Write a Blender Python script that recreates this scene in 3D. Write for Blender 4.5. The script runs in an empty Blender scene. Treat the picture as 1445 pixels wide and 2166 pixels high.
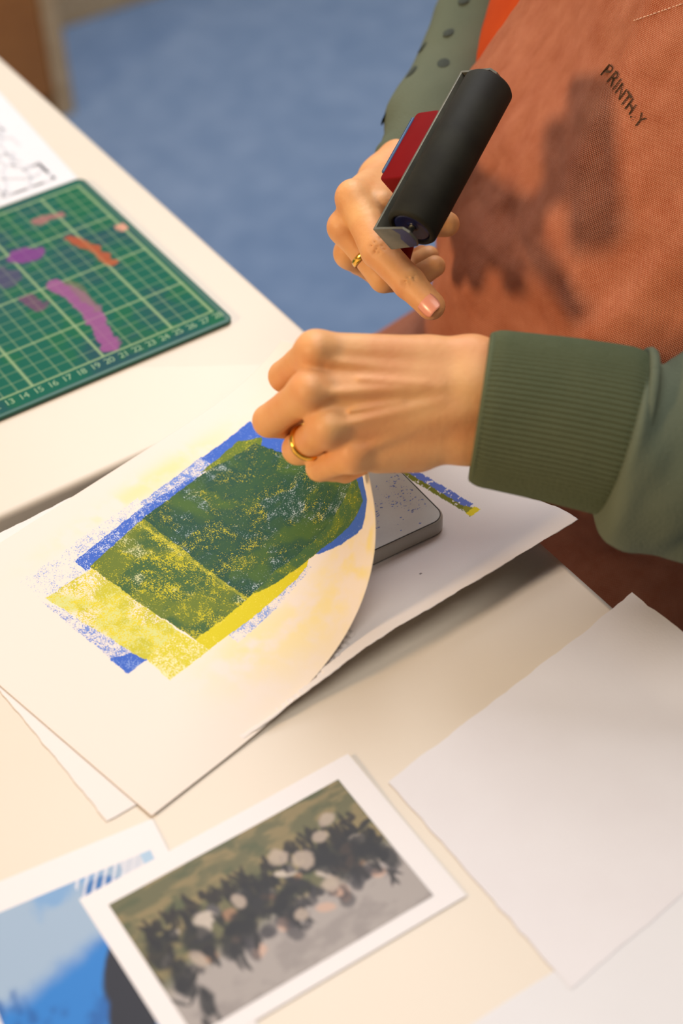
import bpy, math
import numpy as np
from mathutils import Vector, Matrix

# ---------------------------------------------------------------- scene, camera, light
scene = bpy.context.scene
COL = scene.collection
TABLE_H = 74.0                      # all lengths below are centimetres above / along the table
RNG = np.random.default_rng(7)

def lin(c):
    c = np.asarray(c, float) / 255.0
    return np.where(c <= 0.04045, c / 12.92, ((c + 0.055) / 1.055) ** 2.4)

def M(v):                           # cm (table frame) -> Blender metres
    v = np.asarray(v, float)
    return (v + np.array([0, 0, TABLE_H])) * 0.01

cam_data = bpy.data.cameras.new('camera')
cam = bpy.data.objects.new('camera', cam_data)
COL.objects.link(cam)
cam_data.sensor_fit = 'VERTICAL'
cam_data.sensor_height = 36.0
cam_data.lens = 3600.0 / 2166.0 * 36.0
right = Vector((0.8302425, -0.5561330, -0.0375964))
down = Vector((-0.4030205, -0.5523312, -0.7297292))
fwd = Vector((0.3850608, 0.6210043, -0.6827019))
mw = Matrix.Identity(4)
for i in range(3):
    mw[i][0] = right[i]; mw[i][1] = -down[i]; mw[i][2] = -fwd[i]
pos = M((-13.0329, -80.9075, 66.3037))
for i in range(3): mw[i][3] = pos[i]
cam.matrix_world = mw
cam_data.clip_start = 0.02
cam_data.dof.use_dof = True
cam_data.dof.focus_distance = 0.945
cam_data.dof.aperture_fstop = 4.2
scene.camera = cam

world = bpy.data.worlds.new('room_light'); scene.world = world
world.use_nodes = True
bg = world.node_tree.nodes['Background']
bg.inputs[0].default_value = (0.80, 0.90, 1.0, 1)
bg.inputs[1].default_value = 0.07

def area(name, loc, target, size, energy, color, shape='DISK', size_y=None):
    d = bpy.data.lights.new(name, 'AREA'); d.shape = shape; d.size = size
    if size_y: d.size_y = size_y
    d.energy = energy; d.color = color
    o = bpy.data.objects.new(name, d); COL.objects.link(o)
    o.location = M(loc)
    o.rotation_euler = (Vector(M(target)) - o.location).to_track_quat('-Z', 'Y').to_euler()
    return o
# warm lamp standing low to the left of the work table
area('warm_lamp', (-190, 10, 97), (30, -18, 6), 0.34, 39.0, (1.0, 0.70, 0.41))
# ceiling light of the room
area('ceiling_light', (38, -62, 190), (25, -25, 0), 1.3, 19.0, (1.0, 0.94, 0.87))
# daylight from the window side
area('window_light', (112, 95, 178), (30, -20, 0), 1.3, 44.0, (0.95, 0.96, 1.0), 'RECTANGLE', 1.5)

vs = scene.view_settings
vs.view_transform = 'Standard'; vs.look = 'None'; vs.gamma = 1.0
vs.use_curve_mapping = False
vs.exposure = 0.0

# ---------------------------------------------------------------- helpers
def noise2(x, y, seed=0):
    r = np.random.default_rng(seed).random((256, 256))
    xi = np.floor(x).astype(int); yi = np.floor(y).astype(int)
    fx = x - xi; fy = y - yi
    fx = fx * fx * (3 - 2 * fx); fy = fy * fy * (3 - 2 * fy)
    a = r[xi % 256, yi % 256]; b = r[(xi + 1) % 256, yi % 256]
    c = r[xi % 256, (yi + 1) % 256]; d = r[(xi + 1) % 256, (yi + 1) % 256]
    return (a * (1 - fx) + b * fx) * (1 - fy) + (c * (1 - fx) + d * fx) * fy

def fbm(x, y, seed=0, oct=4):
    s = 0; a = 0.5; n = 0
    for k in range(oct):
        s = s + a * noise2(x * 2 ** k, y * 2 ** k, seed + k); n += a; a *= 0.5
    return s / n

def smooth01(e0, e1, x):
    t = np.clip((x - e0) / (e1 - e0), 0, 1)
    return t * t * (3 - 2 * t)

def node(nt, kind, **kw):
    n = nt.nodes.new(kind)
    for k, v in kw.items(): setattr(n, k, v)
    return n

def mat(name, color, rough=0.6, var=None, vscale=40.0, bump=0.0, bscale=200.0, metal=0.0,
        attr=None, sss=0.0, spec=0.5, coat=0.0, trans=0.0):
    m = bpy.data.materials.new(name); m.use_nodes = True
    nt = m.node_tree; b = nt.nodes['Principled BSDF']
    c = tuple(lin(color)) + (1,)
    b.inputs['Base Color'].default_value = c
    b.inputs['Roughness'].default_value = rough
    b.inputs['Metallic'].default_value = metal
    b.inputs['Specular IOR Level'].default_value = spec
    if coat: b.inputs['Coat Weight'].default_value = coat
    if sss:
        b.inputs['Subsurface Weight'].default_value = sss
        b.inputs['Subsurface Radius'].default_value = (0.010, 0.004, 0.002)
        b.inputs['Subsurface Scale'].default_value = 0.5
    tc = node(nt, 'ShaderNodeTexCoord')
    if attr:
        a = node(nt, 'ShaderNodeAttribute', attribute_name=attr)
        nt.links.new(a.outputs['Color'], b.inputs['Base Color'])
    elif var is not None:
        nz = node(nt, 'ShaderNodeTexNoise'); nz.inputs['Scale'].default_value = vscale
        nz.inputs['Detail'].default_value = 5
        nt.links.new(tc.outputs['Object'], nz.inputs['Vector'])
        mr = node(nt, 'ShaderNodeMapRange'); mr.inputs[1].default_value = 0.3; mr.inputs[2].default_value = 0.7
        nt.links.new(nz.outputs[0], mr.inputs[0])
        mx = node(nt, 'ShaderNodeMix', data_type='RGBA')
        mx.inputs[6].default_value = c; mx.inputs[7].default_value = tuple(lin(var)) + (1,)
        nt.links.new(mr.outputs[0], mx.inputs[0]); nt.links.new(mx.outputs[2], b.inputs['Base Color'])
    if bump:
        n2 = node(nt, 'ShaderNodeTexNoise'); n2.inputs['Scale'].default_value = bscale
        n2.inputs['Detail'].default_value = 4
        nt.links.new(tc.outputs['Object'], n2.inputs['Vector'])
        bp = node(nt, 'ShaderNodeBump'); bp.inputs['Strength'].default_value = bump
        bp.inputs['Distance'].default_value = 0.001
        nt.links.new(n2.outputs[0], bp.inputs['Height']); nt.links.new(bp.outputs[0], b.inputs['Normal'])
    return m

def make(name, verts, faces, m, parent=None, origin=(0, 0, 0), smooth=True, solid=0.0, attr=None, uv=None, attr2=None):
    """verts in cm; a child's mesh is kept in its top-level thing's frame."""
    if parent is not None: origin = parent['_org']
    origin = np.array(list(origin), float)
    me = bpy.data.meshes.new(name)
    v = (np.asarray(verts, float) - origin) * 0.01
    if isinstance(faces, np.ndarray):           # all quads: fill the arrays directly
        n = len(faces)
        me.vertices.add(len(v)); me.vertices.foreach_set('co', v.astype(np.float32).ravel())
        me.loops.add(4 * n); me.loops.foreach_set('vertex_index', faces.astype(np.int32).ravel())
        me.polygons.add(n); me.polygons.foreach_set('loop_start', np.arange(0, 4 * n, 4, dtype=np.int32))
        me.update(calc_edges=True)
    else:
        me.from_pydata(v.tolist(), [], [list(map(int, f)) for f in faces])
    if attr is not None:
        a = me.color_attributes.new('paint', 'FLOAT_COLOR', 'POINT')
        if attr.shape[1] == 3: attr = np.c_[attr, np.ones(len(attr))]
        a.data.foreach_set('color', attr.astype(np.float32).ravel())
    if attr2 is not None:
        a = me.color_attributes.new('under', 'FLOAT_COLOR', 'POINT')
        a.data.foreach_set('color', np.c_[attr2, np.ones(len(attr2))].astype(np.float32).ravel())
    if uv is not None:
        l = me.uv_layers.new(name='UVMap')
        idx = np.empty(len(me.loops), int); me.loops.foreach_get('vertex_index', idx)
        l.data.foreach_set('uv', np.asarray(uv, np.float32)[idx].ravel())
    me.polygons.foreach_set('use_smooth', [smooth] * len(me.polygons))
    me.materials.append(m); me.update()
    o = bpy.data.objects.new(name, me); COL.objects.link(o)
    if parent is None:
        o.location = M(origin); o['_org'] = origin.tolist()
    else:
        o.parent = parent; o['_org'] = origin.tolist()
    if solid:
        s = o.modifiers.new('thickness', 'SOLIDIFY'); s.thickness = solid * 0.01; s.offset = -1
    return o

def empty(name, origin):
    o = bpy.data.objects.new(name, None); COL.objects.link(o)
    o.empty_display_size = 0.05; o.location = M(origin); o['_org'] = list(map(float, origin))
    return o

def tag(o, label, cat, group=None):
    o['label'] = label; o['category'] = cat
    if group: o['group'] = group
    return o

def grid_faces(nu, nv, wrap_u=False, wrap_v=False, flip=False):
    i, j = np.meshgrid(np.arange(nu if wrap_u else nu - 1), np.arange(nv if wrap_v else nv - 1), indexing='ij')
    i = i.ravel(); j = j.ravel(); i2 = (i + 1) % nu; j2 = (j + 1) % nv
    q = np.stack([i * nv + j, i2 * nv + j, i2 * nv + j2, i * nv + j2], 1)
    return q[:, ::-1].copy() if flip else q

def rounded_rect(x0, x1, y0, y1, r, n=6):
    pts = []
    for cx, cy, a0 in ((x1 - r, y1 - r, 0), (x0 + r, y1 - r, 90), (x0 + r, y0 + r, 180), (x1 - r, y0 + r, 270)):
        for k in range(n + 1):
            a = math.radians(a0 + 90 * k / n); pts.append((cx + r * math.cos(a), cy + r * math.sin(a)))
    return np.array(pts)

def slab(outline, z0, z1, bev=0.0, n=3):
    """Vertical prism of a convex outline with softly rounded top and bottom rims."""
    o = np.asarray(outline, float); c = o.mean(0); N = len(o)
    nrm = np.roll(o, -1, 0) - np.roll(o, 1, 0)
    nrm = np.c_[nrm[:, 1], -nrm[:, 0]]; nrm /= np.linalg.norm(nrm, axis=1)[:, None] + 1e-9
    rings = []
    if bev:
        for k in range(n + 1):
            a = math.pi / 2 * k / n; rings.append((bev * (1 - math.sin(a)), z0 + bev * (1 - math.cos(a))))
        for k in range(n + 1):
            a = math.pi / 2 * k / n; rings.append((bev * (1 - math.cos(a)), z1 - bev * (1 - math.sin(a))))
    else:
        rings = [(0, z0), (0, z1)]
    v = []
    for ins, z in rings:
        for k in range(N): v.append((*(o[k] - nrm[k] * ins), z))
    f = []
    for i in range(len(rings) - 1):
        for k in range(N):
            f.append((i * N + k, i * N + (k + 1) % N, (i + 1) * N + (k + 1) % N, (i + 1) * N + k))
    f.append(tuple(range(N - 1, -1, -1))); f.append(tuple(range((len(rings) - 1) * N, len(rings) * N)))
    return np.array(v), f

def box(x0, x1, y0, y1, z0, z1, bev=0.15):
    return slab(rounded_rect(x0, x1, y0, y1, max(bev, 0.02), 3), z0, z1, bev)

def join(parts):
    V = []; F = []; o = 0
    for v, f in parts:
        V.append(np.asarray(v, float)); F += (np.asarray(f) + o).tolist() if isinstance(f, np.ndarray) else [tuple(i + o for i in q) for q in f]; o += len(v)
    return np.vstack(V), F

def catmull(P, n):
    P = np.asarray(P, float); Q = np.vstack([2 * P[0] - P[1], P, 2 * P[-1] - P[-2]])
    u = np.linspace(0, len(P) - 1 - 1e-9, n); out = []
    for x in u:
        i = int(x); t = x - i; a, b, c, d = Q[i:i + 4]
        out.append(0.5 * (2 * b + (c - a) * t + (2 * a - 5 * b + 4 * c - d) * t * t + (3 * b - a - 3 * c + d) * t ** 3))
    return np.array(out)

def frames(path, ref):
    T = np.gradient(path, axis=0); T /= np.linalg.norm(T, axis=1)[:, None]
    N = np.zeros_like(T); n = np.asarray(ref, float)
    for i in range(len(path)):
        n = n - T[i] * (n @ T[i]); n /= np.linalg.norm(n); N[i] = n
    return T, N, np.cross(T, N)

def tube(path, rad, nang=24, ref=(0, 0, 1), disp=None, caps=True):
    """Tube round a path; rad is a list of radii or (radius_along_N, radius_along_B)."""
    path = np.asarray(path, float); T, N, B = frames(path, ref); n = len(path)
    rad = np.asarray(rad, float)
    if rad.ndim == 1: rad = np.c_[rad, rad]
    a = np.linspace(0, 2 * math.pi, nang, endpoint=False)
    R = rad[:, None, 0] * np.cos(a)[None]; S = rad[:, None, 1] * np.sin(a)[None]
    if disp is not None:
        k = 1 + disp(np.arange(n)[:, None] / (n - 1.0), a[None]) / rad.mean(1)[:, None]
        R = R * k; S = S * k
    V = path[:, None] + R[..., None] * N[:, None] + S[..., None] * B[:, None]
    f = grid_faces(n, nang, False, True, True)
    if caps: f = f.tolist() + [tuple(range(nang)), tuple(range(n * nang - 1, (n - 1) * nang - 1, -1))]
    return V.reshape(-1, 3), f

# signed distance shapes meshed with surface nets: hands and body as one skin
def rcone(P, a, b, ra, rb):
    a = np.asarray(a, float); b = np.asarray(b, float); ab = b - a
    h = np.clip(((P - a) @ ab) / (ab @ ab + 1e-9), 0, 1)
    return np.linalg.norm(P - a - h[..., None] * ab, axis=-1) - (ra + (rb - ra) * h)

def smin(a, b, k):
    h = np.clip(0.5 + 0.5 * (b - a) / k, 0, 1)
    return b * (1 - h) + a * h - k * h * (1 - h)

class Field:
    def __init__(self, lo, hi, h):
        self.lo = np.array(lo, float); self.h = h
        n = np.ceil((np.array(hi) - self.lo) / h).astype(int) + 1; self.n = n
        ax = [self.lo[i] + h * np.arange(n[i]) for i in range(3)]
        self.P = np.stack(np.meshgrid(*ax, indexing='ij'), -1).astype(np.float32)
    def blank(self): return np.full(self.n, 9.0, np.float32)
    def add(self, F, a, b, ra, rb, k):
        m = max(ra, rb) + k + 3 * self.h + 0.5
        lo = np.maximum(np.floor((np.minimum(a, b) - m - self.lo) / self.h).astype(int), 0)
        hi = np.minimum(np.ceil((np.maximum(a, b) + m - self.lo) / self.h).astype(int), self.n)
        if (hi <= lo).any(): return
        s = tuple(slice(lo[i], hi[i]) for i in range(3))
        F[s] = smin(F[s], rcone(self.P[s], a, b, ra, rb), k)
    def sub(self, F, a, b, ra, rb, k):
        m = max(ra, rb) + k + 0.5
        lo = np.maximum(np.floor((np.minimum(a, b) - m - self.lo) / self.h).astype(int), 0)
        hi = np.minimum(np.ceil((np.maximum(a, b) + m - self.lo) / self.h).astype(int), self.n)
        if (hi <= lo).any(): return
        s = tuple(slice(lo[i], hi[i]) for i in range(3))
        F[s] = -smin(-F[s], rcone(self.P[s], a, b, ra, rb), k)
    def mesh(self, F):
        n = self.n; S = F < 0
        c = np.zeros(n - 1, int); acc = np.zeros(tuple(n - 1) + (3,)); cnt = np.zeros(n - 1)
        offs = [(i, j, k) for i in (0, 1) for j in (0, 1) for k in (0, 1)]
        def sl(o): return tuple(slice(o[i], n[i] - 1 + o[i]) for i in range(3))
        for o in offs: c += S[sl(o)]
        act = (c > 0) & (c < 8)
        for o in offs:
            for ax in range(3):
                if o[ax]: continue
                o2 = list(o); o2[ax] = 1
                A = F[sl(o)]; B = F[sl(o2)]; cr = (A < 0) != (B < 0)
                t = np.where(cr, A / np.where(cr, A - B, 1), 0)
                p = np.zeros(A.shape + (3,))
                for d in range(3): p[..., d] = o[d]
                p[..., ax] = t
                acc += np.where(cr[..., None], p, 0); cnt += cr
        ids = -np.ones(n - 1, int); I = np.argwhere(act); ids[act] = np.arange(len(I))
        V = self.lo + self.h * (I + acc[act] / cnt[act][:, None])
        Q = []
        for ax in range(3):
            u, w = (ax + 1) % 3, (ax + 2) % 3
            a = [slice(1, n[i] - 1) for i in range(3)]; a[ax] = slice(0, n[ax] - 1)
            b = list(a); b[ax] = slice(1, n[ax])
            A = S[tuple(a)]; B = S[tuple(b)]
            E = np.argwhere(A != B)
            if not len(E): continue
            inside = A[tuple(E.T)]
            base = E.copy()
            for i in range(3):
                if i != ax: base[:, i] += 1
            def cell(du, dw):
                q = base.copy(); q[:, u] -= du; q[:, w] -= dw
                return ids[q[:, 0], q[:, 1], q[:, 2]]
            q = np.stack([cell(1, 1), cell(0, 1), cell(0, 0), cell(1, 0)], 1)
            q = np.where(inside[:, None], q, q[:, ::-1]); Q.append(q)
        return V, np.vstack(Q)

def lattice_smooth(V, F, it=2, w=0.5):
    F4 = np.array(F); e = np.vstack([F4[:, [0, 1]], F4[:, [1, 2]], F4[:, [2, 3]], F4[:, [3, 0]]])
    V = np.asarray(V, float).copy(); N = len(V)
    for _ in range(it):
        s = np.zeros_like(V); c = np.zeros(N)
        for a, b in ((0, 1), (1, 0)):
            np.add.at(s, e[:, a], V[e[:, b]]); np.add.at(c, e[:, a], 1)
        V = V * (1 - w) + w * s / np.maximum(c, 1)[:, None]
    return V

# ---------------------------------------------------------------- materials
m_floor = mat('blue_carpet', (114, 138, 172), 0.95, (130, 152, 184), 22.0, 0.8, 350.0, spec=0.1)
m_wall = mat('wall_paint', (222, 216, 205), 0.8, (228, 223, 213), 3.0)
m_base = mat('pale_wood_trim', (205, 180, 142), 0.5, (190, 162, 122), 30.0)
m_table = mat('cream_laminate', (218, 205, 187), 0.42, (220, 208, 191), 6.0, 0.03, 900.0)
m_tleg = mat('white_metal', (225, 222, 215), 0.35)
m_paper = mat('white_paper', (226, 223, 226), 0.85, (223, 219, 222), 25.0, 0.12, 900.0, spec=0.2)
m_thin = mat('thin_white_paper', (224, 223, 226), 0.8, (221, 220, 223), 20.0, spec=0.2)
m_paint = mat('printed_paper', (240, 236, 233), 0.7, attr='paint', bump=0.08, bscale=1200.0, spec=0.3)
m_photo = mat('photo_print', (240, 236, 233), 0.5, attr='paint', spec=0.35)
m_mat = mat('cutting_mat_green', (20, 92, 76), 0.75, attr='paint', spec=0.12)
m_mark = mat('pale_green_print', (128, 160, 120), 0.6)
m_gel = mat('gel_plate_grey', (132, 126, 114), 0.3, (118, 112, 100), 60.0, 0.05, 500.0, attr='paint')
m_wood = mat('brown_wood', (186, 122, 56), 0.5, (166, 104, 44), 14.0)
m_rubber = mat('black_rubber', (26, 25, 20), 0.65, (36, 36, 28), 60.0, 0.05, 600.0, spec=0.18)
m_steel = mat('inky_steel', (128, 126, 112), 0.5, (96, 98, 90), 80.0, metal=0.6)
m_ink = mat('dark_blue_ink', (28, 34, 86), 0.35, (14, 16, 40), 110.0)
m_red = mat('red_plastic', (120, 2, 6), 0.6, (108, 2, 5), 30.0, spec=0.12)
m_blueink = mat('blue_ink_edge', (34, 74, 122), 0.4, (60, 90, 130), 120.0)
m_gold = mat('gold', (232, 178, 76), 0.22, metal=1.0)
m_skin = mat('skin', (226, 172, 114), 0.5, (212, 144, 92), 38.0, 0.22, 420.0, sss=0.12, spec=0.35)
m_nail = mat('finger_nail', (226, 152, 126), 0.28, spec=0.5)
m_orange = mat('orange_cotton', (190, 72, 22), 0.85, (182, 66, 20), 60.0, 0.2, 900.0, spec=0.15)
m_trouser = mat('dark_trousers', (60, 44, 42), 0.9, (52, 38, 36), 50.0, spec=0.1)
m_shoe = mat('dark_shoes', (40, 36, 36), 0.6)
m_hair = mat('brown_hair', (70, 46, 30), 0.5, (52, 34, 22), 60.0, 0.4, 500.0)
m_letter = mat('dark_print', (58, 46, 32), 0.85, (84, 60, 42), 300.0, spec=0.1)
m_stitch = mat('pale_thread', (232, 190, 160), 0.8)
m_redpaint = mat('red_paint_mark', (120, 26, 14), 0.8, (100, 24, 14), 100.0, spec=0.1)
m_dark = mat('dark_speck', (50, 45, 45), 0.8)

def cloth_mat(name, c1, c2, c3, pitch, bump, weave=True):
    """Woven cloth: threads from two crossed waves over UV in cm, blotchy dye from noise."""
    m = bpy.data.materials.new(name); m.use_nodes = True; nt = m.node_tree
    b = nt.nodes['Principled BSDF']; b.inputs['Roughness'].default_value = 0.92
    b.inputs['Specular IOR Level'].default_value = 0.12
    b.inputs['Sheen Weight'].default_value = 0.08
    uv = node(nt, 'ShaderNodeUVMap')
    nz = node(nt, 'ShaderNodeTexNoise'); nz.inputs['Scale'].default_value = 0.33; nz.inputs['Detail'].default_value = 9
    nz.inputs['Roughness'].default_value = 0.68
    nt.links.new(uv.outputs[0], nz.inputs['Vector'])
    mr = node(nt, 'ShaderNodeMapRange'); mr.inputs[1].default_value = 0.33; mr.inputs[2].default_value = 0.67
    nt.links.new(nz.outputs[0], mr.inputs[0])
    mx = node(nt, 'ShaderNodeMix', data_type='RGBA')
    mx.inputs[6].default_value = tuple(lin(c1)) + (1,); mx.inputs[7].default_value = tuple(lin(c2)) + (1,)
    nt.links.new(mr.outputs[0], mx.inputs[0])
    sep = node(nt, 'ShaderNodeSeparateXYZ'); nt.links.new(uv.outputs[0], sep.inputs[0])
    def wave(sock, ph):
        a = node(nt, 'ShaderNodeMath', operation='MULTIPLY_ADD'); a.inputs[1].default_value = 2 * math.pi / pitch
        a.inputs[2].default_value = ph
        nt.links.new(sock, a.inputs[0])
        s = node(nt, 'ShaderNodeMath', operation='SINE'); nt.links.new(a.outputs[0], s.inputs[0]); return s
    w1 = wave(sep.outputs[0], 0.0); w2 = wave(sep.outputs[1], 0.7)
    mul = node(nt, 'ShaderNodeMath', operation='MULTIPLY'); nt.links.new(w1.outputs[0], mul.inputs[0]); nt.links.new(w2.outputs[0], mul.inputs[1])
    sc = node(nt, 'ShaderNodeMapRange'); sc.inputs[1].default_value = 0.0; sc.inputs[2].default_value = 1.0
    sc.inputs[3].default_value = 0.0; sc.inputs[4].default_value = 0.75 if weave else 0.0
    nt.links.new(mul.outputs[0], sc.inputs[0])
    mx2 = node(nt, 'ShaderNodeMix', data_type='RGBA'); mx2.inputs[7].default_value = tuple(lin(c3)) + (1,)
    nt.links.new(sc.outputs[0], mx2.inputs[0]); nt.links.new(mx.outputs[2], mx2.inputs[6])
    nt.links.new(mx2.outputs[2], b.inputs['Base Color'])
    bp = node(nt, 'ShaderNodeBump'); bp.inputs['Strength'].default_value = bump; bp.inputs['Distance'].default_value = 0.0006
    nt.links.new(mul.outputs[0], bp.inputs['Height']); nt.links.new(bp.outputs[0], b.inputs['Normal'])
    return m
m_apron = cloth_mat('coral_canvas', (194, 116, 82), (168, 84, 48), (222, 166, 134), 0.15, 0.6)

def knit_mat(name, c1, c2, c3):
    m = mat(name, c1, 0.95, c2, 14.0, 0.6, 700.0, spec=0.08)
    nt = m.node_tree; b = nt.nodes['Principled BSDF']
    return m
m_knit = knit_mat('sage_sweatshirt', (100, 106, 88), (88, 96, 80), None)
m_rib = knit_mat('sage_rib', (92, 98, 74), (82, 90, 68), None)
m_spot = mat('dark_green_spot', (66, 72, 66), 0.95, spec=0.08)

# ---------------------------------------------------------------- the room
def struct(name, v, f, m):
    o = make(name, v, f, m, smooth=False); o['kind'] = 'structure'; return o
fl = np.array([(-260, -240, -74), (330, -240, -74), (330, 190, -74), (-260, 190, -74)], float)
struct('floor', *box(-260, 330, -240, 190, -84, -74, 0.0), m_floor)
struct('wall_back', *box(-260, 330, 181, 191, -74, 190, 0.0), m_wall)
struct('wall_right', *box(330, 340, -240, 191, -74, 190, 0.0), m_wall)
struct('baseboard_back', *box(84, 330, 179, 181, -74, -64, 0.3), m_base)

# ---------------------------------------------------------------- tables
def table(x0, x1, y0, y1, label):
    t = empty('work_table', ((x0 + x1) / 2, (y0 + y1) / 2, -74))
    v, f = slab(rounded_rect(x0, x1, y0, y1, 0.5, 4), -2.6, 0.0, 0.45, 4)
    o = make('table_top', v, f, m_table, t)
    for x in (x0 + 5, x1 - 9):
        for y in (y0 + 5, y1 - 9):
            make('leg', *box(x, x + 4, y, y + 4, -74, -2.6, 0.4), m_tleg, t)
    for y in (y0 + 6, y1 - 8):
        make('apron_rail', *box(x0 + 9, x1 - 9, y, y + 2, -9, -2.6, 0.2), m_tleg, t)
    return tag(t, label, 'table')
table(-78, 32.1, -9.35, 66, 'cream table carrying the green cutting mat, beyond the narrow gap')
table(-78, 32.1, -86, -11.0, 'cream table in front, carrying the fresh print, photographs and blank sheets')

# ---------------------------------------------------------------- cabinet against the wall
cb = empty('wooden_cabinet', (52, 166, -74))
make('carcass', *box(20, 82.5, 153.5, 178.8, -74, 12, 0.2), m_wood, cb)
for xa, xb in ((21.0, 50), (50.6, 81.0)):
    d = make('door', *box(xa, xb, 151.8, 153.6, -70, 10, 0.3), m_wood, cb)
    make('handle', *box(xb - 4, xb - 3 if xb < 60 else xb - 3, 150.6, 151.9, -30, -18, 0.2), m_steel, d)
make('corner_post', *box(81.2, 84.2, 151.5, 154.5, -74, 12, 0.3), m_base, cb)
make('plinth', *box(20, 79.8, 152.4, 153.4, -74, -71, 0.1), m_base, cb)
tag(cb, 'brown wooden cabinet with pale corner post standing on blue carpet', 'cabinet')

# ---------------------------------------------------------------- sheets of paper
def sheet_mesh(A, ang, L, W, zfun, du=0.5, jag=0.05, seed=1):
    e1 = np.array([math.cos(ang), math.sin(ang)]); e2 = np.array([-e1[1], e1[0]])
    nu = int(L / du) + 1; nv = int(W / du) + 1
    s, t = np.meshgrid(np.linspace(0, L, nu), np.linspace(0, W, nv), indexing='ij')
    S = s.copy(); Tt = t.copy()
    if jag:                                     # softly torn edges
        n = lambda q, k: (fbm(q * 1.3, 0 * q + k * 7.1, seed, 4) - 0.5) * 2 * jag * 2.2
        S[0] += n(t[0], 1); S[-1] += n(t[-1], 2); Tt[:, 0] += n(s[:, 0], 3); Tt[:, -1] += n(s[:, -1], 4)
    x = A[0] + S * e1[0] + Tt * e2[0]; y = A[1] + S * e1[1] + Tt * e2[1]
    return np.stack([x, y, zfun(s, t)], -1).reshape(-1, 3), grid_faces(nu, nv), s, t

# the lifted print bends about a slanting line; its shape is needed by the sheet below it too
SA = (5.0, -33.1); SANG = 0.197; CS0 = 3.224; CPHI = 0.923; CR = 6.131; CRAMP = 8.696; CMAX = 1.655
def curl(s, t):
    e1 = np.array([math.cos(SANG), math.sin(SANG)]); e2 = np.array([-e1[1], e1[0]])
    g = np.array([math.cos(CPHI), math.sin(CPHI)]); n = np.array([g[1], -g[0]])
    d = (s - CS0) * n[0] + t * n[1]; w = (s - CS0) * g[0] + t * g[1]
    dd = np.linspace(0, 34, 681); th = np.concatenate([[0], np.cumsum(np.clip(dd[1:] / CRAMP, 0, 1) / CR * 0.05)])
    th = np.minimum(th, CMAX)
    cx = np.concatenate([[0], np.cumsum(np.cos(th[1:]) * 0.05)]); cz = np.concatenate([[0], np.cumsum(np.sin(th[1:]) * 0.05)])
    D = np.where(d < 0, d, np.interp(d, dd, cx)); Z = np.where(d < 0, 0, np.interp(d, dd, cz))
    S = CS0 + D * n[0] + w * g[0]; T = D * n[1] + w * g[1]
    return np.stack([SA[0] + S * e1[0] + T * e2[0], SA[1] + S * e1[1] + T * e2[1], 0.13 + Z], -1)
# base sheet under the plate: bellied up along its near edge, carries a streak of ink
_s, _t = np.meshgrid(np.linspace(0, 29, 240), np.linspace(0, 20.8, 180), indexing='ij')
_c = curl(_s, _t).reshape(-1, 3); low_z = np.full((120, 120), 9.0)          # lowest height of the print above each patch
np.minimum.at(low_z, (np.clip(((_c[:, 0]) * 3).astype(int), 0, 119), np.clip(((_c[:, 1] + 38) * 3).astype(int), 0, 119)), _c[:, 2])
for _ in range(2): low_z = np.minimum.reduce([np.roll(np.roll(low_z, a, 0), b, 1) for a in (-1, 0, 1) for b in (-1, 0, 1)])
for _ in range(6): low_z = sum(np.roll(np.roll(low_z, a, 0), b, 1) for a in (-1, 0, 1) for b in (-1, 0, 1)) / 9.0
def base_z(s, t):
    a = math.radians(3.3); x = 3.1 + s * math.cos(a) - t * math.sin(a); y = -32.1 + s * math.sin(a) + t * math.cos(a)
    lz = low_z[np.clip((x * 3).astype(int), 0, 119), np.clip(((y + 38) * 3).astype(int), 0, 119)]
    up = 1.6 * smooth01(6, 18, s) * smooth01(6.0, 0.0, t) + 0.1 * smooth01(26, 31, s)
    return 0.05 + np.minimum(up, np.maximum(0.75 * (lz - 0.13), 0))
v, f, s, t = sheet_mesh((3.1, -32.1), math.radians(3.3), 30.5, 21.2, base_z, 0.05, 0.045, 3)
pc = np.tile(lin((228, 221, 217)), (len(v), 1)).reshape(s.shape + (3,))
def to_st(x, y, A=(3.1, -32.1), ang=math.radians(3.3)):
    dx, dy = x - A[0], y - A[1]
    return dx * math.cos(ang) + dy * math.sin(ang), -dx * math.sin(ang) + dy * math.cos(ang)
def paint(pc, mask, col): pc[:] = pc * (1 - mask[..., None]) + mask[..., None] * lin(col)
X = v[:, 0].reshape(s.shape); Y = v[:, 1].reshape(s.shape)
# ink streak: direction along the plate's right edge
p0 = np.array([29.3, -20.0]); p1 = np.array([30.35, -24.9]); dr = (p1 - p0) / np.linalg.norm(p1 - p0); nr = np.array([-dr[1], dr[0]])
al = (X - p0[0]) * dr[0] + (Y - p0[1]) * dr[1]; ac = (X - p0[0]) * nr[0] + (Y - p0[1]) * nr[1]
ragged = 0.12 * (fbm(X * 6, Y * 6, 11) - 0.5)
paint(pc, ((al > -1) & (al < 4.75) & (np.abs(ac - 0.22 + ragged) < 0.26) & (fbm(X * 5, Y * 9, 5) > 0.30)).astype(float), (92, 112, 190))
paint(pc, ((al > -1) & (al < 4.9) & (np.abs(ac + 0.16 + ragged) < 0.17) & (fbm(X * 6, Y * 6, 6) > 0.30)).astype(float), (112, 116, 20))
paint(pc, ((al > 4.5) & (al < 5.35) & (np.abs(ac + 0.05) < 0.10 + (al - 4.4) * 0.36)).astype(float), (142, 140, 24))
paint(pc, ((al > 4.95) & (al < 5.4) & (np.abs(ac + 0.02 + ragged) < 0.40)).astype(float), (226, 206, 24))
paint(pc, ((np.hypot(X - 24.6, Y + 28.0) < 0.09)).astype(float), (120, 110, 110))
o = make('paper_sheet', v, f, m_paint, origin=(3.1, -32.1, 0.05), solid=0.012, attr=pc.reshape(-1, 3))
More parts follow.
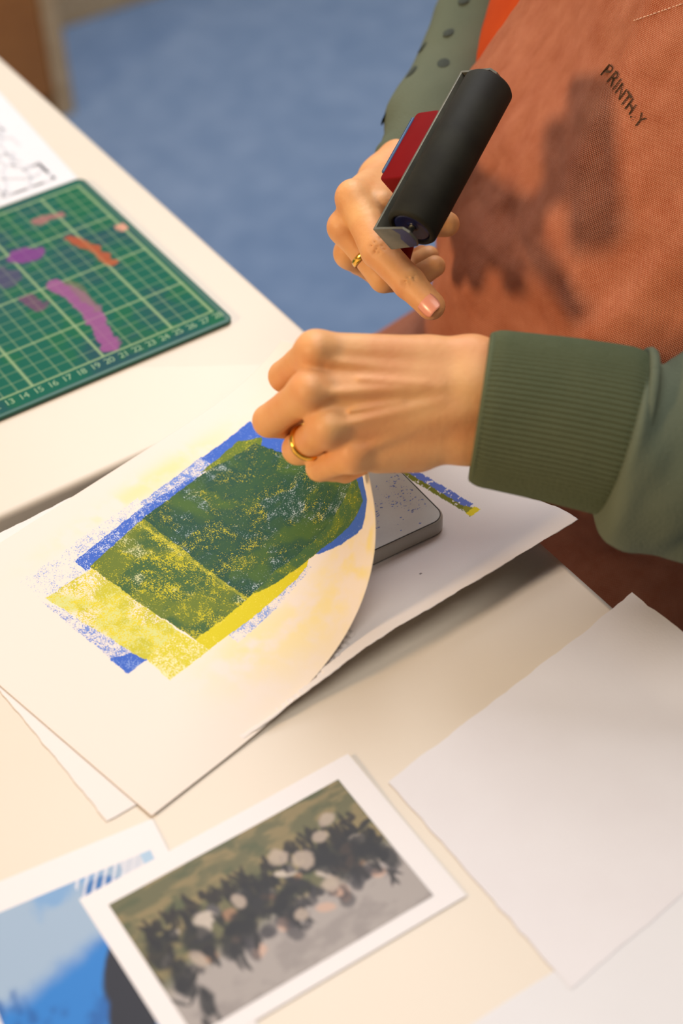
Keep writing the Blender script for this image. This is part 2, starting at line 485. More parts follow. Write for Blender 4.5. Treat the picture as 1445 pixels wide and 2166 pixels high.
tag(o, 'white base sheet under the grey plate, near corner overhanging the table edge', 'paper')

# the lifted print, printed with layered inks
PL, PW = 29.0, 20.8
nu, nv = 700, 500
s, t = np.meshgrid(np.linspace(0, PL, nu), np.linspace(0, PW, nv), indexing='ij')
V = curl(s, t).reshape(-1, 3)
def inside(S, T, poly):
    c = np.zeros(S.shape, bool); n = len(poly)
    for i in range(n):
        (x1, y1), (x2, y2) = poly[i], poly[(i + 1) % n]
        if y1 == y2: continue
        h = ((y1 > T) != (y2 > T)) & (S < (x2 - x1) * (T - y1) / (y2 - y1) + x1)
        c ^= h
    return c
wob = lambda k, a, fq: a * (fbm(s * fq, t * fq, k, 4) - 0.5) * 2
SS = s + wob(21, 0.09, 2.6); TT = t + wob(22, 0.09, 2.6)
big = fbm(s * 0.55, t * 0.55, 51, 3); mid_n = fbm(s * 1.4, t * 1.1, 52, 4)
PAPER = (228, 217, 207)
ink = np.zeros((nu, nv, 4)); ink[..., :3] = lin((240, 226, 150)); und = np.tile(lin(PAPER), (nu * nv, 1)).reshape(nu, nv, 3)
YEL = (204, 190, 18); PALEY = (232, 214, 128); BLUE = (56, 96, 190); LBLUE = (128, 154, 212); GREEN = (30, 72, 54); OLIVE = (92, 112, 34)
# faint yellow washes
for cx, cy, rx, ry, a in ((14.5, 3.0, 4.5, 2.6, .6), (18.5, 1.8, 2.6, 2.0, .85), (17, 18.4, 4.5, .9, .6), (10.5, 4.6, 2.5, 1.6, .5), (12, 18.2, 4, .7, .45)):
    m = a * np.exp(-(((s - cx) / rx) ** 2 + ((t - cy) / ry) ** 2)) * smooth01(0.3, 0.62, 0.5 * big + 0.5 * mid_n)
    paint(und, m, PALEY)
def region(poly, col, under, dens, vary=0.25, clip=None):
    """ink of one roller pass: colour, what shows through its grain, and how dense it lies"""
    m = inside(SS, TT, poly)
    if clip is not None: m = m & clip
    ink[m, :3] = lin(col) if len(np.shape(col)) == 1 else col[m]
    ink[m, 3] = np.clip(dens + vary * (mid_n[m] - 0.5) * 2, 0, 1)
    if under is not None: und[m] = lin(under) if len(np.shape(under)) == 1 else under[m]
blend = lambda a, b, k: lin(a) * (1 - k[..., None]) + lin(b) * k[..., None]
region([(5.3, 17.5), (9.3, 17.6), (8.8, 15.3), (5.3, 15.3)], LBLUE, PAPER, 0.26)
region([(9.2, 17.7), (14.2, 17.9), (14, 16.6), (8.6, 16.4)], LBLUE, PAPER, 0.30)
region([(13.9, 17.5), (19.1, 17.9), (19.0, 16.7), (14.2, 16.7)], (100, 132, 204), PAPER, 0.62)
region([(8.4, 16.5), (8.4, 15.4), (13.6, 16.2), (18, 16.5), (17.4, 16.95), (13.8, 17.15)], BLUE, (196, 202, 222), 0.74, 0.4)
region([(19.0, 17.8), (22.95, 17.8), (23.2, 13), (19, 15.5)], BLUE, LBLUE, 0.9)
region([(5.2, 15.4), (5.1, 7.9), (6.7, 7.9), (6.4, 8.8), (5.7, 14)], (100, 130, 202), PAPER, 0.45)
region([(5.1, 9.4), (5.1, 7.9), (6.5, 7.9), (6.3, 8.8)], BLUE, LBLUE, 0.72)
region([(5.5, 15.4), (8.8, 15.4), (8.9, 8.0), (6.3, 8.0)], blend((212, 196, 34), (190, 182, 44), smooth01(0.45, 0.75, mid_n)), blend(PAPER, (206, 206, 130), smooth01(.4, .6, big)), 0.54, 0.35)
region([(6.4, 8.0), (8.9, 8.1), (9.2, 6.0), (6.3, 5.9)], (204, 192, 36), (230, 220, 170), 0.62, 0.3)
region([(16.5, 6.0), (10.5, 6.1), (10.4, 5.2), (16.5, 5.45)], LBLUE, PAPER, 0.42, 0.35)
region([(9.1, 7.2), (13.2, 7.3), (17.0, 6.2), (16.4, 5.75), (9.1, 6.05)], YEL, (226, 210, 90), 0.88)
region([(22.2, 7.5), (22.3, 3.9), (20.9, 2.2), (19.4, 2.5), (17.4, 5.5), (16.9, 6.2), (19.6, 5.0)], BLUE, LBLUE, 0.95, 0.1)
region([(18.1, 16.9), (21.4, 17.1), (22.4, 16), (21.4, 15)], OLIVE, (180, 176, 40), 0.8)
gm = [(8.75, 15.55), (13.6, 16.4), (18.4, 16.7), (21.8, 16.0), (22.1, 12.2), (22.0, 5.6), (20.85, 3.1), (19.5, 4.0), (17.6, 5.7), (13.2, 7.2), (9.1, 7.1), (8.85, 10.4)]
speck = blend((184, 176, 40), (166, 182, 186), smooth01(0.5, 0.66, fbm(s * 0.8 + 5, t * 0.8, 55, 3)))
region(gm, blend(GREEN, (66, 96, 40), 0.7 * smooth01(0.5, 0.7, big) + 0.3 * smooth01(0.5, 0.7, mid_n)), speck, 0.83, 0.34)
ylw = blend((196, 184, 24), (200, 200, 150), smooth01(0.58, 0.7, fbm(s * 0.7 + 2, t * 0.7, 56, 3)))
region([(8.75, 15.55), (13.3, 16.35), (12.9, 7.15), (9.1, 7.1), (8.85, 10.4)], blend((98, 114, 36), (60, 92, 48), smooth01(0.42, 0.62, big)), ylw, 0.72, 0.40)
region([(15.2, 7.4), (22.2, 5.4), (20.85, 3.1), (19.5, 4.0), (17.6, 5.7), (13.2, 7.2)], blend((84, 108, 38), (60, 94, 52), smooth01(0.4, 0.6, mid_n)), (196, 184, 40), 0.86, 0.15)
region([(12.8, 16.3), (13.02, 16.3), (12.98, 7.2), (12.8, 7.2)], (132, 138, 40), (210, 196, 60), 0.7, 0.3)

def ink_mat():
    m = bpy.data.materials.new('rolled_ink_on_paper'); m.use_nodes = True; nt = m.node_tree
    b = nt.nodes['Principled BSDF']; b.inputs['Roughness'].default_value = 0.7; b.inputs['Specular IOR Level'].default_value = 0.3
    uv = node(nt, 'ShaderNodeUVMap')
    def nz(sx, sy, det, rough):
        mp = node(nt, 'ShaderNodeMapping'); mp.inputs['Scale'].default_value = (sx, sy, 1)
        nt.links.new(uv.outputs[0], mp.inputs[0])
        n = node(nt, 'ShaderNodeTexNoise'); n.inputs['Scale'].default_value = 1.0; n.inputs['Detail'].default_value = det
        n.inputs['Roughness'].default_value = rough
        nt.links.new(mp.outputs[0], n.inputs['Vector']); return n
    n1 = nz(13.0, 8.5, 4, 0.7); n2 = nz(3.2, 2.2, 3, 0.6)
    mx = node(nt, 'ShaderNodeMath', operation='MULTIPLY_ADD'); mx.inputs[1].default_value = 0.7
    m2 = node(nt, 'ShaderNodeMath', operation='MULTIPLY'); m2.inputs[1].default_value = 0.3
    nt.links.new(n2.outputs[0], m2.inputs[0]); nt.links.new(n1.outputs[0], mx.inputs[0]); nt.links.new(m2.outputs[0], mx.inputs[2])
    mr = node(nt, 'ShaderNodeMapRange'); mr.inputs[1].default_value = 0.37; mr.inputs[2].default_value = 0.63
    nt.links.new(mx.outputs[0], mr.inputs[0])
    ia = node(nt, 'ShaderNodeAttribute', attribute_name='paint'); ua = node(nt, 'ShaderNodeAttribute', attribute_name='under')
    sb = node(nt, 'ShaderNodeMath', operation='SUBTRACT'); nt.links.new(ia.outputs['Alpha'], sb.inputs[0]); nt.links.new(mr.outputs[0], sb.inputs[1])
    st_ = node(nt, 'ShaderNodeMapRange'); st_.inputs[1].default_value = -0.10; st_.inputs[2].default_value = 0.14
    nt.links.new(sb.outputs[0], st_.inputs[0])
    c = node(nt, 'ShaderNodeMix', data_type='RGBA')
    nt.links.new(st_.outputs[0], c.inputs[0]); nt.links.new(ua.outputs['Color'], c.inputs[6]); nt.links.new(ia.outputs['Color'], c.inputs[7])
    nt.links.new(c.outputs[2], b.inputs['Base Color'])
    return m
zero = ink[..., 3] <= 0.001; ink[zero, 3] = -1.0
o = make('print_sheet', V, grid_faces(nu, nv), ink_mat(), origin=(5, -33.1, 0.13), attr=ink.reshape(-1, 4), attr2=und.reshape(-1, 3),
         uv=np.stack([s, t], -1).reshape(-1, 2), solid=0.015)
tag(o, 'sheet freshly printed in green, yellow and blue, curling up under the left hand', 'print')
print_sheet = o

# grey gel plate lying on the base sheet
GA = math.radians(-2)
def rot2(v, c, a):
    v = np.array(v, float); x = v[:, 0] - c[0]; y = v[:, 1] - c[1]
    v[:, 0] = c[0] + x * math.cos(a) - y * math.sin(a); v[:, 1] = c[1] + x * math.sin(a) + y * math.cos(a); return v
nu, nv = 90, 130
gx, gy = 22.4, -25.3; gw, gh = 5.95, 8.2
ol = rounded_rect(gx, gx + gw, gy, gy + gh, 0.9, 10)
v, f = slab(ol, 0.12, 1.12, 0.16, 4)
# dense top so the ink specks can sit on it
N = len(ol); top = v[-N:]; f = f[:-1]; rings = 40; vv = [v]; base = len(v) - N; ctr = top.mean(0)
for k in range(1, rings):
    ring = top + (ctr - top) * (k / rings); vv.append(ring)
    b2 = len(v) + (k - 1) * N
    f += [(base + i, base + (i + 1) % N, b2 + (i + 1) % N, b2 + i) for i in range(N)]; base = b2
f.append(tuple(base + i for i in range(N)))
v = np.vstack(vv)
# resample the outline finely is not needed: specks are child marks below
v = rot2(v, (gx, gy), GA)
pc = np.tile(lin((168, 162, 150)), (len(v), 1)) * (0.9 + 0.2 * fbm(v[:, 0] * 1.2, v[:, 1] * 1.2, 91)[:, None])
plate = make('gel_plate', v, f, m_gel, origin=(gx, gy, 0.12), attr=pc)
tag(plate, 'grey rounded gel printing plate with blue ink specks, beside the curled print', 'printing plate')
sv = []; sf = []
r3 = np.random.default_rng(5)
for k in range(1100):
    cx = gx + 0.5 + (gw - 0.9) * r3.random(); cy = gy + 0.5 + (gh - 1) * r3.random()
    if fbm(np.array([cx * 0.9]), np.array([cy * 0.9]), 12)[0] < 0.48: continue
    r = 0.012 + 0.04 * r3.random() ** 2; n = 5; b0 = len(sv); a0 = r3.random() * 6
    for i in range(n):
        a = a0 + 2 * math.pi * i / n; rr = r * (0.6 + 0.8 * r3.random())
        sv.append((cx + 1.6 * rr * math.cos(a), cy + rr * math.sin(a), 1.124))
    sf.append(tuple(range(b0, b0 + n)))
sk = make('ink_specks', rot2(np.array(sv), (gx, gy), GA), sf, mat('blue_specks', (96, 106, 150), 0.5), plate, smooth=False)
sk['kind'] = 'stuff'
# dark inky rim along the plate's upper edge
rim = rot2(np.c_[rounded_rect(gx + 0.13, gx + gw - 0.13, gy + 0.13, gy + gh - 0.13, 0.8, 10), np.full(44, 1.115)], (gx, gy), GA)
rim = np.vstack([rim, rim[:1]])
rv, rf = tube(rim, np.full(len(rim), 0.035), 6)
make('inked_rim', rv, rf, mat('dark_rim_ink', (66, 64, 58), 0.5, (84, 84, 80), 200.0), plate)

# blank sheet on the right (corner past the table edge), bottom sheet, sketch sheet
def quad_sheet(name, A, B, Cc, Dd, zf, m, jag, label, du=0.4, thick=0.012, seed=2):
    A, B, Cc, Dd = map(lambda q: np.array(q, float), (A, B, Cc, Dd))
    L = np.linalg.norm(B - A); W = np.linalg.norm(Dd - A); nu = int(L / du) + 2; nv = int(W / du) + 2
    u, w = np.meshgrid(np.linspace(0, 1, nu), np.linspace(0, 1, nv), indexing='ij')
    P = ((1 - u) * (1 - w))[..., None] * A + (u * (1 - w))[..., None] * B + (u * w)[..., None] * Cc + ((1 - u) * w)[..., None] * Dd
    if jag:
        n = lambda q, k: (fbm(q * 22, 0 * q + k * 7.1, seed, 4) - 0.5) * 2 * jag
        P[0] += n(w[0], 1)[:, None] * [1, 0]; P[-1] += n(w[-1], 2)[:, None] * [1, 0]
        P[:, 0] += n(u[:, 0], 3)[:, None] * [0, 1]; P[:, -1] += n(u[:, -1], 4)[:, None] * [0, 1]
    v = np.concatenate([P, zf(u, w)[..., None]], -1).reshape(-1, 3)
    f = grid_faces(nu, nv, flip=np.cross(B - A, Dd - A) < 0)
    o = make(name, v, f, m, origin=(*A, 0), solid=thick, smooth=False)
    if label: tag(o, label, 'paper')
    return o
quad_sheet('paper_sheet', (15.5, -51.9), (34.3, -49.6), (33.3, -35.3), (15.45, -37.95), lambda u, w: 0.06 + 0.2 * smooth01(0.75, 1, u), m_paper, 0.10, 'blank white sheet at the right table edge, beside the herd photograph')
quad_sheet('paper_sheet', (9.6, -72), (40, -72), (40.5, -50.9), (10.0, -50.7), lambda u, w: 0.03 + 0 * u, m_thin, 0.03, 'blank sheet nearest the camera, mostly under the right blank sheet')
sketch = quad_sheet('sketch_sheet', (2.0, 20.6), (28.6, 20.3), (30.2, 48), (3.6, 49.5), lambda u, w: 0.04 + 0.02 * w, m_thin, 0.0, None)
tag(sketch, 'white sheet with grey pencil doodles, behind the cutting mat', 'drawing')
rs = np.random.default_rng(17); parts = []
for k in range(70):
    c = np.array([10 + 16 * rs.random(), 22 + 17 * rs.random()]); a = rs.random() * 6.3; pts = []
    for i in range(9):
        a += rs.normal() * 0.75; c = c + 0.75 * np.array([math.cos(a), math.sin(a)]); pts.append((*c, 0.075))
    pts = catmull(pts, 30); pts[:, 0] = np.clip(pts[:, 0], 4, 27.2); pts[:, 1] = np.clip(pts[:, 1], 21.3, 47)
    w = 0.05 + 0.06 * rs.random()
    d = np.gradient(pts, axis=0)[:, :2]; n = np.c_[-d[:, 1], d[:, 0]]; n /= np.linalg.norm(n, axis=1)[:, None] + 1e-9
    l = pts.copy(); r = pts.copy(); l[:, :2] += n * w; r[:, :2] -= n * w
    v = np.stack([l, r], 1).reshape(-1, 3); parts.append((v, [(2 * i, 2 * i + 1, 2 * i + 3, 2 * i + 2) for i in range(29)]))
pk = make('pencil_lines', *join(parts), mat('pencil_grey', (206, 206, 212), 0.8), sketch, smooth=False); pk['kind'] = 'stuff'

# ---------------------------------------------------------------- cutting mat
MX0, MX1, MY0, MY1 = -1.2, 28.75, -1.55, 19.85
v, f = slab(rounded_rect(MX0, MX1, MY0, MY1, 0.55, 6), 0.06, 0.32, 0.04, 2)
cut = make('cutting_mat', v, f, mat('mat_edge_green', (18, 84, 68), 0.5), origin=(13.5, 9, 0.06))
tag(cut, 'green cutting mat with yellow-green centimetre grid and paint smears', 'cutting mat')
nu, nv = 400, 286
gx_, gy_ = np.meshgrid(np.linspace(MX0 + 0.45, MX1 - 0.45, nu), np.linspace(MY0 + 0.3, MY1 - 0.3, nv), indexing='ij')
pc = np.tile(lin((22, 92, 76)), (nu * nv, 1)).reshape(nu, nv, 3)
tone = fbm(gx_ * 0.25, gy_ * 0.25, 101, 4)
paint(pc, 0.75 * smooth01(0.45, 0.75, tone) , (38, 70, 84))
paint(pc, 0.55 * np.exp(-((gx_ - 15) / 6) ** 2 - ((gy_ - 13.5) / 5.5) ** 2), (62, 66, 98))
paint(pc, 0.5 * smooth01(0.55, 0.7, fbm(gx_ * 0.6 + 9, gy_ * 0.6, 111, 3)), (30, 100, 60))
ins = ((gx_ > -0.1) & (gx_ < 28.1) & (gy_ > -0.06) & (gy_ < 19.06)).astype(float)
def line(d, w, a): 
    paint(pc, ins * a * np.clip(1.3 - np.abs(d) / w, 0, 1), (138, 164, 122))
for k in range(1, 28):
    line(gx_ - k, 0.055 if k % 5 else 0.11, 0.5 if k % 5 else 0.95)
for k in range(1, 19):
    b = (k - 4) % 5 == 0
    line(gy_ - k, 0.05 if not b else 0.10, 0.42 if not b else 0.85)
for d in (gx_, gx_ - 28, gy_, gy_ - 19): line(d, 0.12, 0.95)
def stroke(pts, w, col, a, seed):
    P_ = catmull(np.array(pts, float), 40); d = np.full(gx_.shape, 99.0)
    for x, y in P_: d = np.minimum(d, np.hypot(gx_ - x, gy_ - y))
    rag = (fbm(gx_ * 1.6, gy_ * 1.6, seed, 3) - 0.5) * 0.7
    paint(pc, a * smooth01(w + 0.12, w - 0.12, d + rag), col)
stroke([(21.07, 8.84), (21.66, 6.53), (21.45, 3.78), (20.88, 0.75)], 0.62, (150, 80, 138), 0.8, 3)
stroke([(21.99, 8.55), (22.04, 6.25), (22.06, 4.93)], 0.35, (120, 110, 90), 0.5, 13)
stroke([(24.43, 13.30), (25.00, 11.57), (25.33, 9.07)], 0.42, (172, 78, 46), 0.8, 4)
stroke([(20.49, 13.41), (21.45, 13.18)], 0.8, (122, 58, 130), 0.85, 5)
stroke([(18.86, 8.63), (19.14, 7.43)], 0.55, (120, 58, 104), 0.6, 6)
stroke([(23.47, 16.52), (25.25, 16.36)], 0.4, (168, 108, 108), 0.7, 7)
stroke([(28.20, 12.27), (28.15, 12.46)], 0.42, (206, 150, 128), 0.95, 8)
stroke([(18.64, 12.16), (18.79, 11.37)], 0.9, (92, 60, 110), 0.5, 9)
make('printed_grid', np.stack([gx_, gy_, np.full(gx_.shape, 0.326)], -1).reshape(-1, 3), grid_faces(nu, nv), m_mat, cut, attr=pc.reshape(-1, 3), smooth=False)

def text_mesh(txt, size, spacing=1.0):
    c = bpy.data.curves.new('lettering', 'FONT'); c.body = txt; c.size = size; c.resolution_u = 3; c.space_character = spacing
    o = bpy.data.objects.new('lettering_source', c); COL.objects.link(o)
    bpy.context.view_layer.update()
    dg = bpy.context.evaluated_depsgraph_get(); me = o.evaluated_get(dg).to_mesh()
    v = np.array([q.co[:] for q in me.vertices]); f = [tuple(p.vertices) for p in me.polygons]
    o.evaluated_get(dg).to_mesh_clear(); bpy.data.objects.remove(o); bpy.data.curves.remove(c)
    return v, f
parts = []
for k in range(1, 29):
    v, f = text_mesh(str(k), 0.78, 0.85); w = v[:, 0].max()
    v = np.c_[v[:, 0] + k - w * 0.35, v[:, 1] - 0.80, np.full(len(v), 0.33)]; parts.append((v, f))
num = make('printed_numbers', *join(parts), m_mark, cut, smooth=False); num['label'] = 'pale centimetre numbers along the near edge'

# ---------------------------------------------------------------- photographs
def photo(name, corner, ang, W, H, inset, z, paintfun, label, bend):
    """corner = far-left corner; W along the far edge, H toward the viewer."""
    e1 = np.array([math.cos(ang), math.sin(ang)]); e2 = np.array([e1[1], -e1[0]])
    def place(u, w, dz):
        return np.stack([corner[0] + u * e1[0] + w * e2[0], corner[1] + u * e1[1] + w * e2[1], z + dz + bend(u / W, w / H)], -1)
    nu, nv = 32, 24
    u, w = np.meshgrid(np.linspace(0, W, nu), np.linspace(0, H, nv), indexing='ij')
    o = make(name, place(u, w, 0).reshape(-1, 3), grid_faces(nu, nv, flip=True), mat('photo_paper', (226, 221, 221), 0.5), origin=(*corner, z), solid=0.012, smooth=False)
    l, r, t_, b = inset; nu, nv = 270, 220
    u, w = np.meshgrid(np.linspace(l, W - r, nu), np.linspace(t_, H - b, nv), indexing='ij')
    pc = paintfun((u - l) / (W - l - r), (w - t_) / (H - t_ - b), nu, nv)
    make('picture', place(u, w, 0.012).reshape(-1, 3), grid_faces(nu, nv, flip=True), m_photo, o, attr=pc.reshape(-1, 3))
    return tag(o, label, 'photograph')
def herd(u, w, nu, nv):
    pc = np.tile(lin((98, 96, 66)), (nu * nv, 1)).reshape(nu, nv, 3)
    x = u * 12.7; y = w * 8.3
    paint(pc, 0.8 * smooth01(0.4, 0.65, fbm(x * 0.8, y * 2.2, 3, 4)), (138, 122, 84))
    paint(pc, 0.7 * smooth01(0.55, 0.7, fbm(x * 1.1 + 7, y * 2.0, 4, 4)), (76, 84, 56))
    paint(pc, smooth01(4.6, 6.2, y + 1.1 * (fbm(x * 0.7, y * 0.7, 5) - 0.5) + 0.05 * x), (160, 152, 148))
    paint(pc, 0.5 * smooth01(0.5, 0.7, fbm(x * 0.9, y * 1.3, 8, 4)) * smooth01(4.8, 6.0, y), (128, 120, 118))
    r = np.random.default_rng(23)
    def blob(cx, cy, rx, ry, a, col, al):
        dx = x - cx; dy = y - cy; p = (dx * math.cos(a) + dy * math.sin(a)) / rx; q = (-dx * math.sin(a) + dy * math.cos(a)) / ry
        paint(pc, al * smooth01(1.25, 0.75, np.sqrt(p * p + q * q) + 0.5 * (fbm(x * 3, y * 3, 9, 3) - 0.5)), col)
    for k in range(120):                     # distant dark heads and legs against the field
        cx = 0.6 + 11.5 * r.random(); blob(cx, 2.0 + 1.3 * r.random() , 0.07 + 0.10 * r.random(), 0.25 + 0.45 * r.random(), r.normal() * 0.35, (40, 35, 32), 0.85)
    for k in range(60):                     # bodies
        cx = 0.7 + 11.6 * r.random(); cy = 3.0 + 2.2 * r.random() ; c = r.random()
        col = (26, 25, 28) if c < 0.52 else ((84, 80, 82) if c < 0.68 else ((190, 178, 166) if c < 0.8 else (150, 116, 90)))
        blob(cx, cy, 0.22 + 0.36 * r.random(), 0.16 + 0.28 * r.random(), r.normal() * 0.5, col, 0.9)
    for k in range(40):                     # shadows and legs on the ground
        cx = 0.7 + 11.4 * r.random(); blob(cx, 4.9 + 1.4 * r.random(), 0.14 + 0.3 * r.random(), 0.22 + 0.4 * r.random(), r.normal() * 0.6, (62, 58, 62) if r.random() < 0.7 else (196, 160, 140), 0.75)
    for cx, cy, rx, ry, d in ((.06, .45, .05, .12, 0), (.08, .66, .04, .14, 0), (.10, .86, .03, .10, 0), (.20, .50, .055, .12, 0), (.29, .63, .045, .10, 0), (.37, .55, .05, .10, 0),
                              (.46, .44, .065, .15, 0), (.53, .57, .05, .10, 0), (.61, .50, .04, .09, 0), (.75, .43, .055, .12, 0), (.83, .50, .065, .15, 0), (.91, .50, .045, .12, 0), (.96, .62, .035, .10, 0),
                              (.62, .27, .045, .08, 1), (.69, .37, .05, .09, 1), (.86, .21, .05, .06, 1), (.80, .29, .04, .06, 1), (.40, .40, .03, .07, 1), (.16, .60, .03, .09, 1), (.56, .68, .03, .06, 1), (.72, .60, .04, .07, 1)):
        a = r.normal() * 0.35
        blob(cx * 12.7, cy * 8.3, rx * 12.7 * (1 if d == 0 else 0.8), ry * 8.3 * (1 if d == 0 else 0.7), a, (28, 27, 30) if d == 0 else (180, 164, 150), 0.9 if d == 0 else 0.75)
        if d == 0:
            for q in range(3): blob((cx + r.normal() * .03) * 12.7, (cy + .10 + .06 * r.random()) * 8.3, 0.10, 0.5, r.normal() * .3, (40, 37, 38), 0.8)
            blob((cx + .01) * 12.7, (cy - .17) * 8.3, 0.12, 0.55, r.normal() * .4, (34, 31, 30), 0.9)
    return pc
def glacier(u, w, nu, nv):
    x = u * 8.7; y = w * 13.0
    pc = np.tile(lin((150, 172, 196)), (nu * nv, 1)).reshape(nu, nv, 3)
    n = fbm(x * 0.5, y * 0.35, 3, 5)
    paint(pc, smooth01(0.45, 0.7, n), (120, 158, 200))
    paint(pc, smooth01(2.8, 4.6, y + 0.35 * (x - 4) + 1.6 * (n - 0.5)), (36, 118, 196))
    paint(pc, 0.8 * smooth01(0.55, 0.75, fbm(x * 1.2, y * 0.8, 6, 4)) * smooth01(3.5, 5.0, y), (24, 88, 160))
    paint(pc, (x > 5.0) * (y < 1.9) * smooth01(1.0, 0.7, np.hypot((x - 6.0) / 1.0, (y - 1.1) / 0.95)), (56, 110, 172))
    paint(pc, ((x > 5.0) & (y < 1.5) & (np.abs(((x * 1.0 + y * 0.5) * 2.2) % 1 - 0.5) < 0.16)) * 0.75, (222, 220, 226))
    paint(pc, ((x > 7.2) & (y < 1.2)) * 0.8, (206, 206, 214))
    paint(pc, ((x > 8.2) & (y < 1.2)) * 0.9, (160, 190, 216))
    for cx, cy, rx, ry, a in ((5.6, 5.4, 0.9, 2.3, 0.5), (6.1, 3.9, 0.55, 1.0, 0.4), (5.0, 8.2, 1.1, 2.0, 0.3)):
        dx, dy = x - cx, y - cy; p = (dx * math.cos(a) + dy * math.sin(a)) / rx; q = (-dx * math.sin(a) + dy * math.cos(a)) / ry
        paint(pc, smooth01(1.1, 0.85, np.sqrt(p * p + q * q) + 0.4 * (n - 0.5)), (34, 34, 44))
    paint(pc, smooth01(1.2, 0.8, np.hypot((x - 5.6) / 0.4, (y - 3.2) / 1.2)) * 0.8, (196, 178, 172))
    return pc
photo('photo_print', (-5.55, -31.8), math.radians(-7.6), 10.6, 15.2, (0.75, 0.75, 1.65, 1.2), 0.03, glacier,
      'white-bordered photograph of blue ice and a dark figure, lying partly covered', lambda u, w: 0.03 * u)
photo('photo_print', (-0.05, -35.25), math.radians(-0.8), 14.85, 9.95, (1.0, 1.25, 1.05, 0.85), 0.07, herd,
      'white-bordered photograph of a dark herd on grey ground, lying on top', lambda u, w: 0.10 * smooth01(.6, 1, u) * smooth01(.5, 0, w))

# ---------------------------------------------------------------- brayer (ink roller)
E1 = np.array((39.24, -14.35, 19.23)); E2 = np.array((30.82, -18.60, 15.45))
ax = (E2 - E1) / np.linalg.norm(E2 - E1)
hh = np.array((-0.259, 0.865, -0.429)); hh -= ax * (hh @ ax); hh /= np.linalg.norm(hh)
pp = np.cross(ax, hh)
RL = np.linalg.norm(E2 - E1); RR = 1.43
br = empty('brayer', (E1 + E2) / 2 + hh * 3)
def local(V, c): V = np.asarray(V, float); return c + V[:, :1] * ax + V[:, 1:2] * hh + V[:, 2:3] * pp
def lathe(profile, n=40):
    v = []; 
    for x, r in profile:
        for k in range(n):
            a = 2 * math.pi * k / n; v.append((x, r * math.cos(a), r * math.sin(a)))
    f = grid_faces(len(profile), n, False, True).tolist()
    f += [tuple(range(n - 1, -1, -1)), tuple(range((len(profile) - 1) * n, len(profile) * n))]
    return np.array(v), f
b_ = 0.22; prof = [(0.35, 0.5), (0.30, 1.05), (0.0, 1.15)]
for k in range(5):
    a = math.pi / 2 * k / 4; prof.append((b_ * (1 - math.sin(a)) , RR - b_ * (1 - math.sin(a)) * 0 - b_ * (1 - math.sin(a))))
prof = [(0.35, 0.4), (0.32, 1.0), (0.02, 1.12), (0.0, RR - 0.25), (0.06, RR - 0.10), (0.2, RR)]
prof = prof + [(RL - x, r) for x, r in prof[::-1]]
rv, rf = lathe(prof)
roller = make('roller', local(rv, E1), rf, m_rubber, br); roller['label'] = 'black rubber roller'
for c0, sgn in ((0.30, 1), (RL - 0.30, -1)):
    cv, cf = lathe([(c0, 0.2), (c0, 1.0), (c0 - sgn * 0.16, 1.08), (c0 - sgn * 0.2, 0.9), (c0 - sgn * 0.06, 0.4), (c0 - sgn * 0.1, 0.2)])
    make('roller_core', local(cv, E1), cf, m_ink, roller)
    cv, cf = lathe([(c0, 0.16), (c0 - sgn * 0.75, 0.16)], 14); make('axle', local(cv, E1), cf, m_steel, br)
def bar(c, dx, dh, dp):
    v, f = box(-dx / 2, dx / 2, -dh / 2, dh / 2, -dp / 2, dp / 2, 0.05); return local(v, c), f
mid = (E1 + E2) / 2; SD = 1.80
make('frame_back', *bar(mid + hh * SD, RL + 1.1, 0.16, 1.7), m_steel, br)
for x in (-0.48, RL + 0.48):
    arm = [];
    out = [(-0.28, -0.72), (SD, -0.85), (SD, 0.85), (-0.28, 0.72), (-0.5, 0.35), (-0.5, -0.35)]
    v = np.array([(x + dx, h, q) for dx in (-0.07, 0.07) for h, q in out])
    f = [(0, 1, 2, 3, 4, 5), (11, 10, 9, 8, 7, 6)] + [(i, i + 6, (i + 1) % 6 + 6, (i + 1) % 6) for i in range(6)]
    arm = make('frame_arm', local(v, E1), f, m_steel, br, smooth=False)
    if x > 0:
        mk = np.array([(x + 0.08, h, q) for h, q in ((0.5, -0.78), (0.2, -0.3), (0.45, 0.05), (0.3, 0.75), (-0.26, 0.7), (-0.48, 0.34), (-0.48, -0.34), (-0.26, -0.7))])
        make('ink_stain', local(mk, E1), [tuple(range(8))], m_ink, arm, smooth=False)
# handle: wide shoulder on the frame, then a grip bending down into the fist
def blockp(c, L, H, Wd, r):
    v, f = slab(rounded_rect(-L / 2, L / 2, -H / 2, H / 2, r, 5), -Wd / 2, Wd / 2, 0.12); return local(v, c), f
hd = make('handle_shoulder', *blockp(mid - ax * 0.45 + hh * (SD + 1.02) + pp * 0.1, 4.9, 1.85, 1.8, 0.3), m_red, br)
hd['label'] = 'red plastic handle block'
make('ink_edge', *blockp(mid - ax * 0.5 + hh * (SD + 1.92) - pp * 0.5, 4.0, 0.22, 0.8, 0.1), m_blueink, hd)
g0 = mid + ax * 0.4 + hh * (SD + 1.0) + pp * 0.5
gp = catmull([g0, g0 + np.array((0.284, 0.510, -2.598)), np.array((34.95, -12.11, 11.81)), np.array((34.31, -12.54, 10.19)), np.array((33.99, -12.57, 8.51))], 26)
gr = 0.75 + 0.25 * np.sin(np.linspace(0, math.pi, 26)); gr[-1] = 0.5; gr[-2] = 0.7
make('grip', *tube(gp, gr, 18), m_red, br)
tag(br, 'ink roller with black rubber drum, steel frame and red handle in right hand', 'brayer')

# ---------------------------------------------------------------- the person, seated at the right of the table
BASE = (58.0, -17.0, -74.0)
A3 = lambda *q: np.array(q, float)
elbow_l = A3(49, -41, 6.5); shoulder_l = A3(62, -34, 36)
elbow_r = A3(57.5, 6, 13); shoulder_r = A3(63, 1, 37)

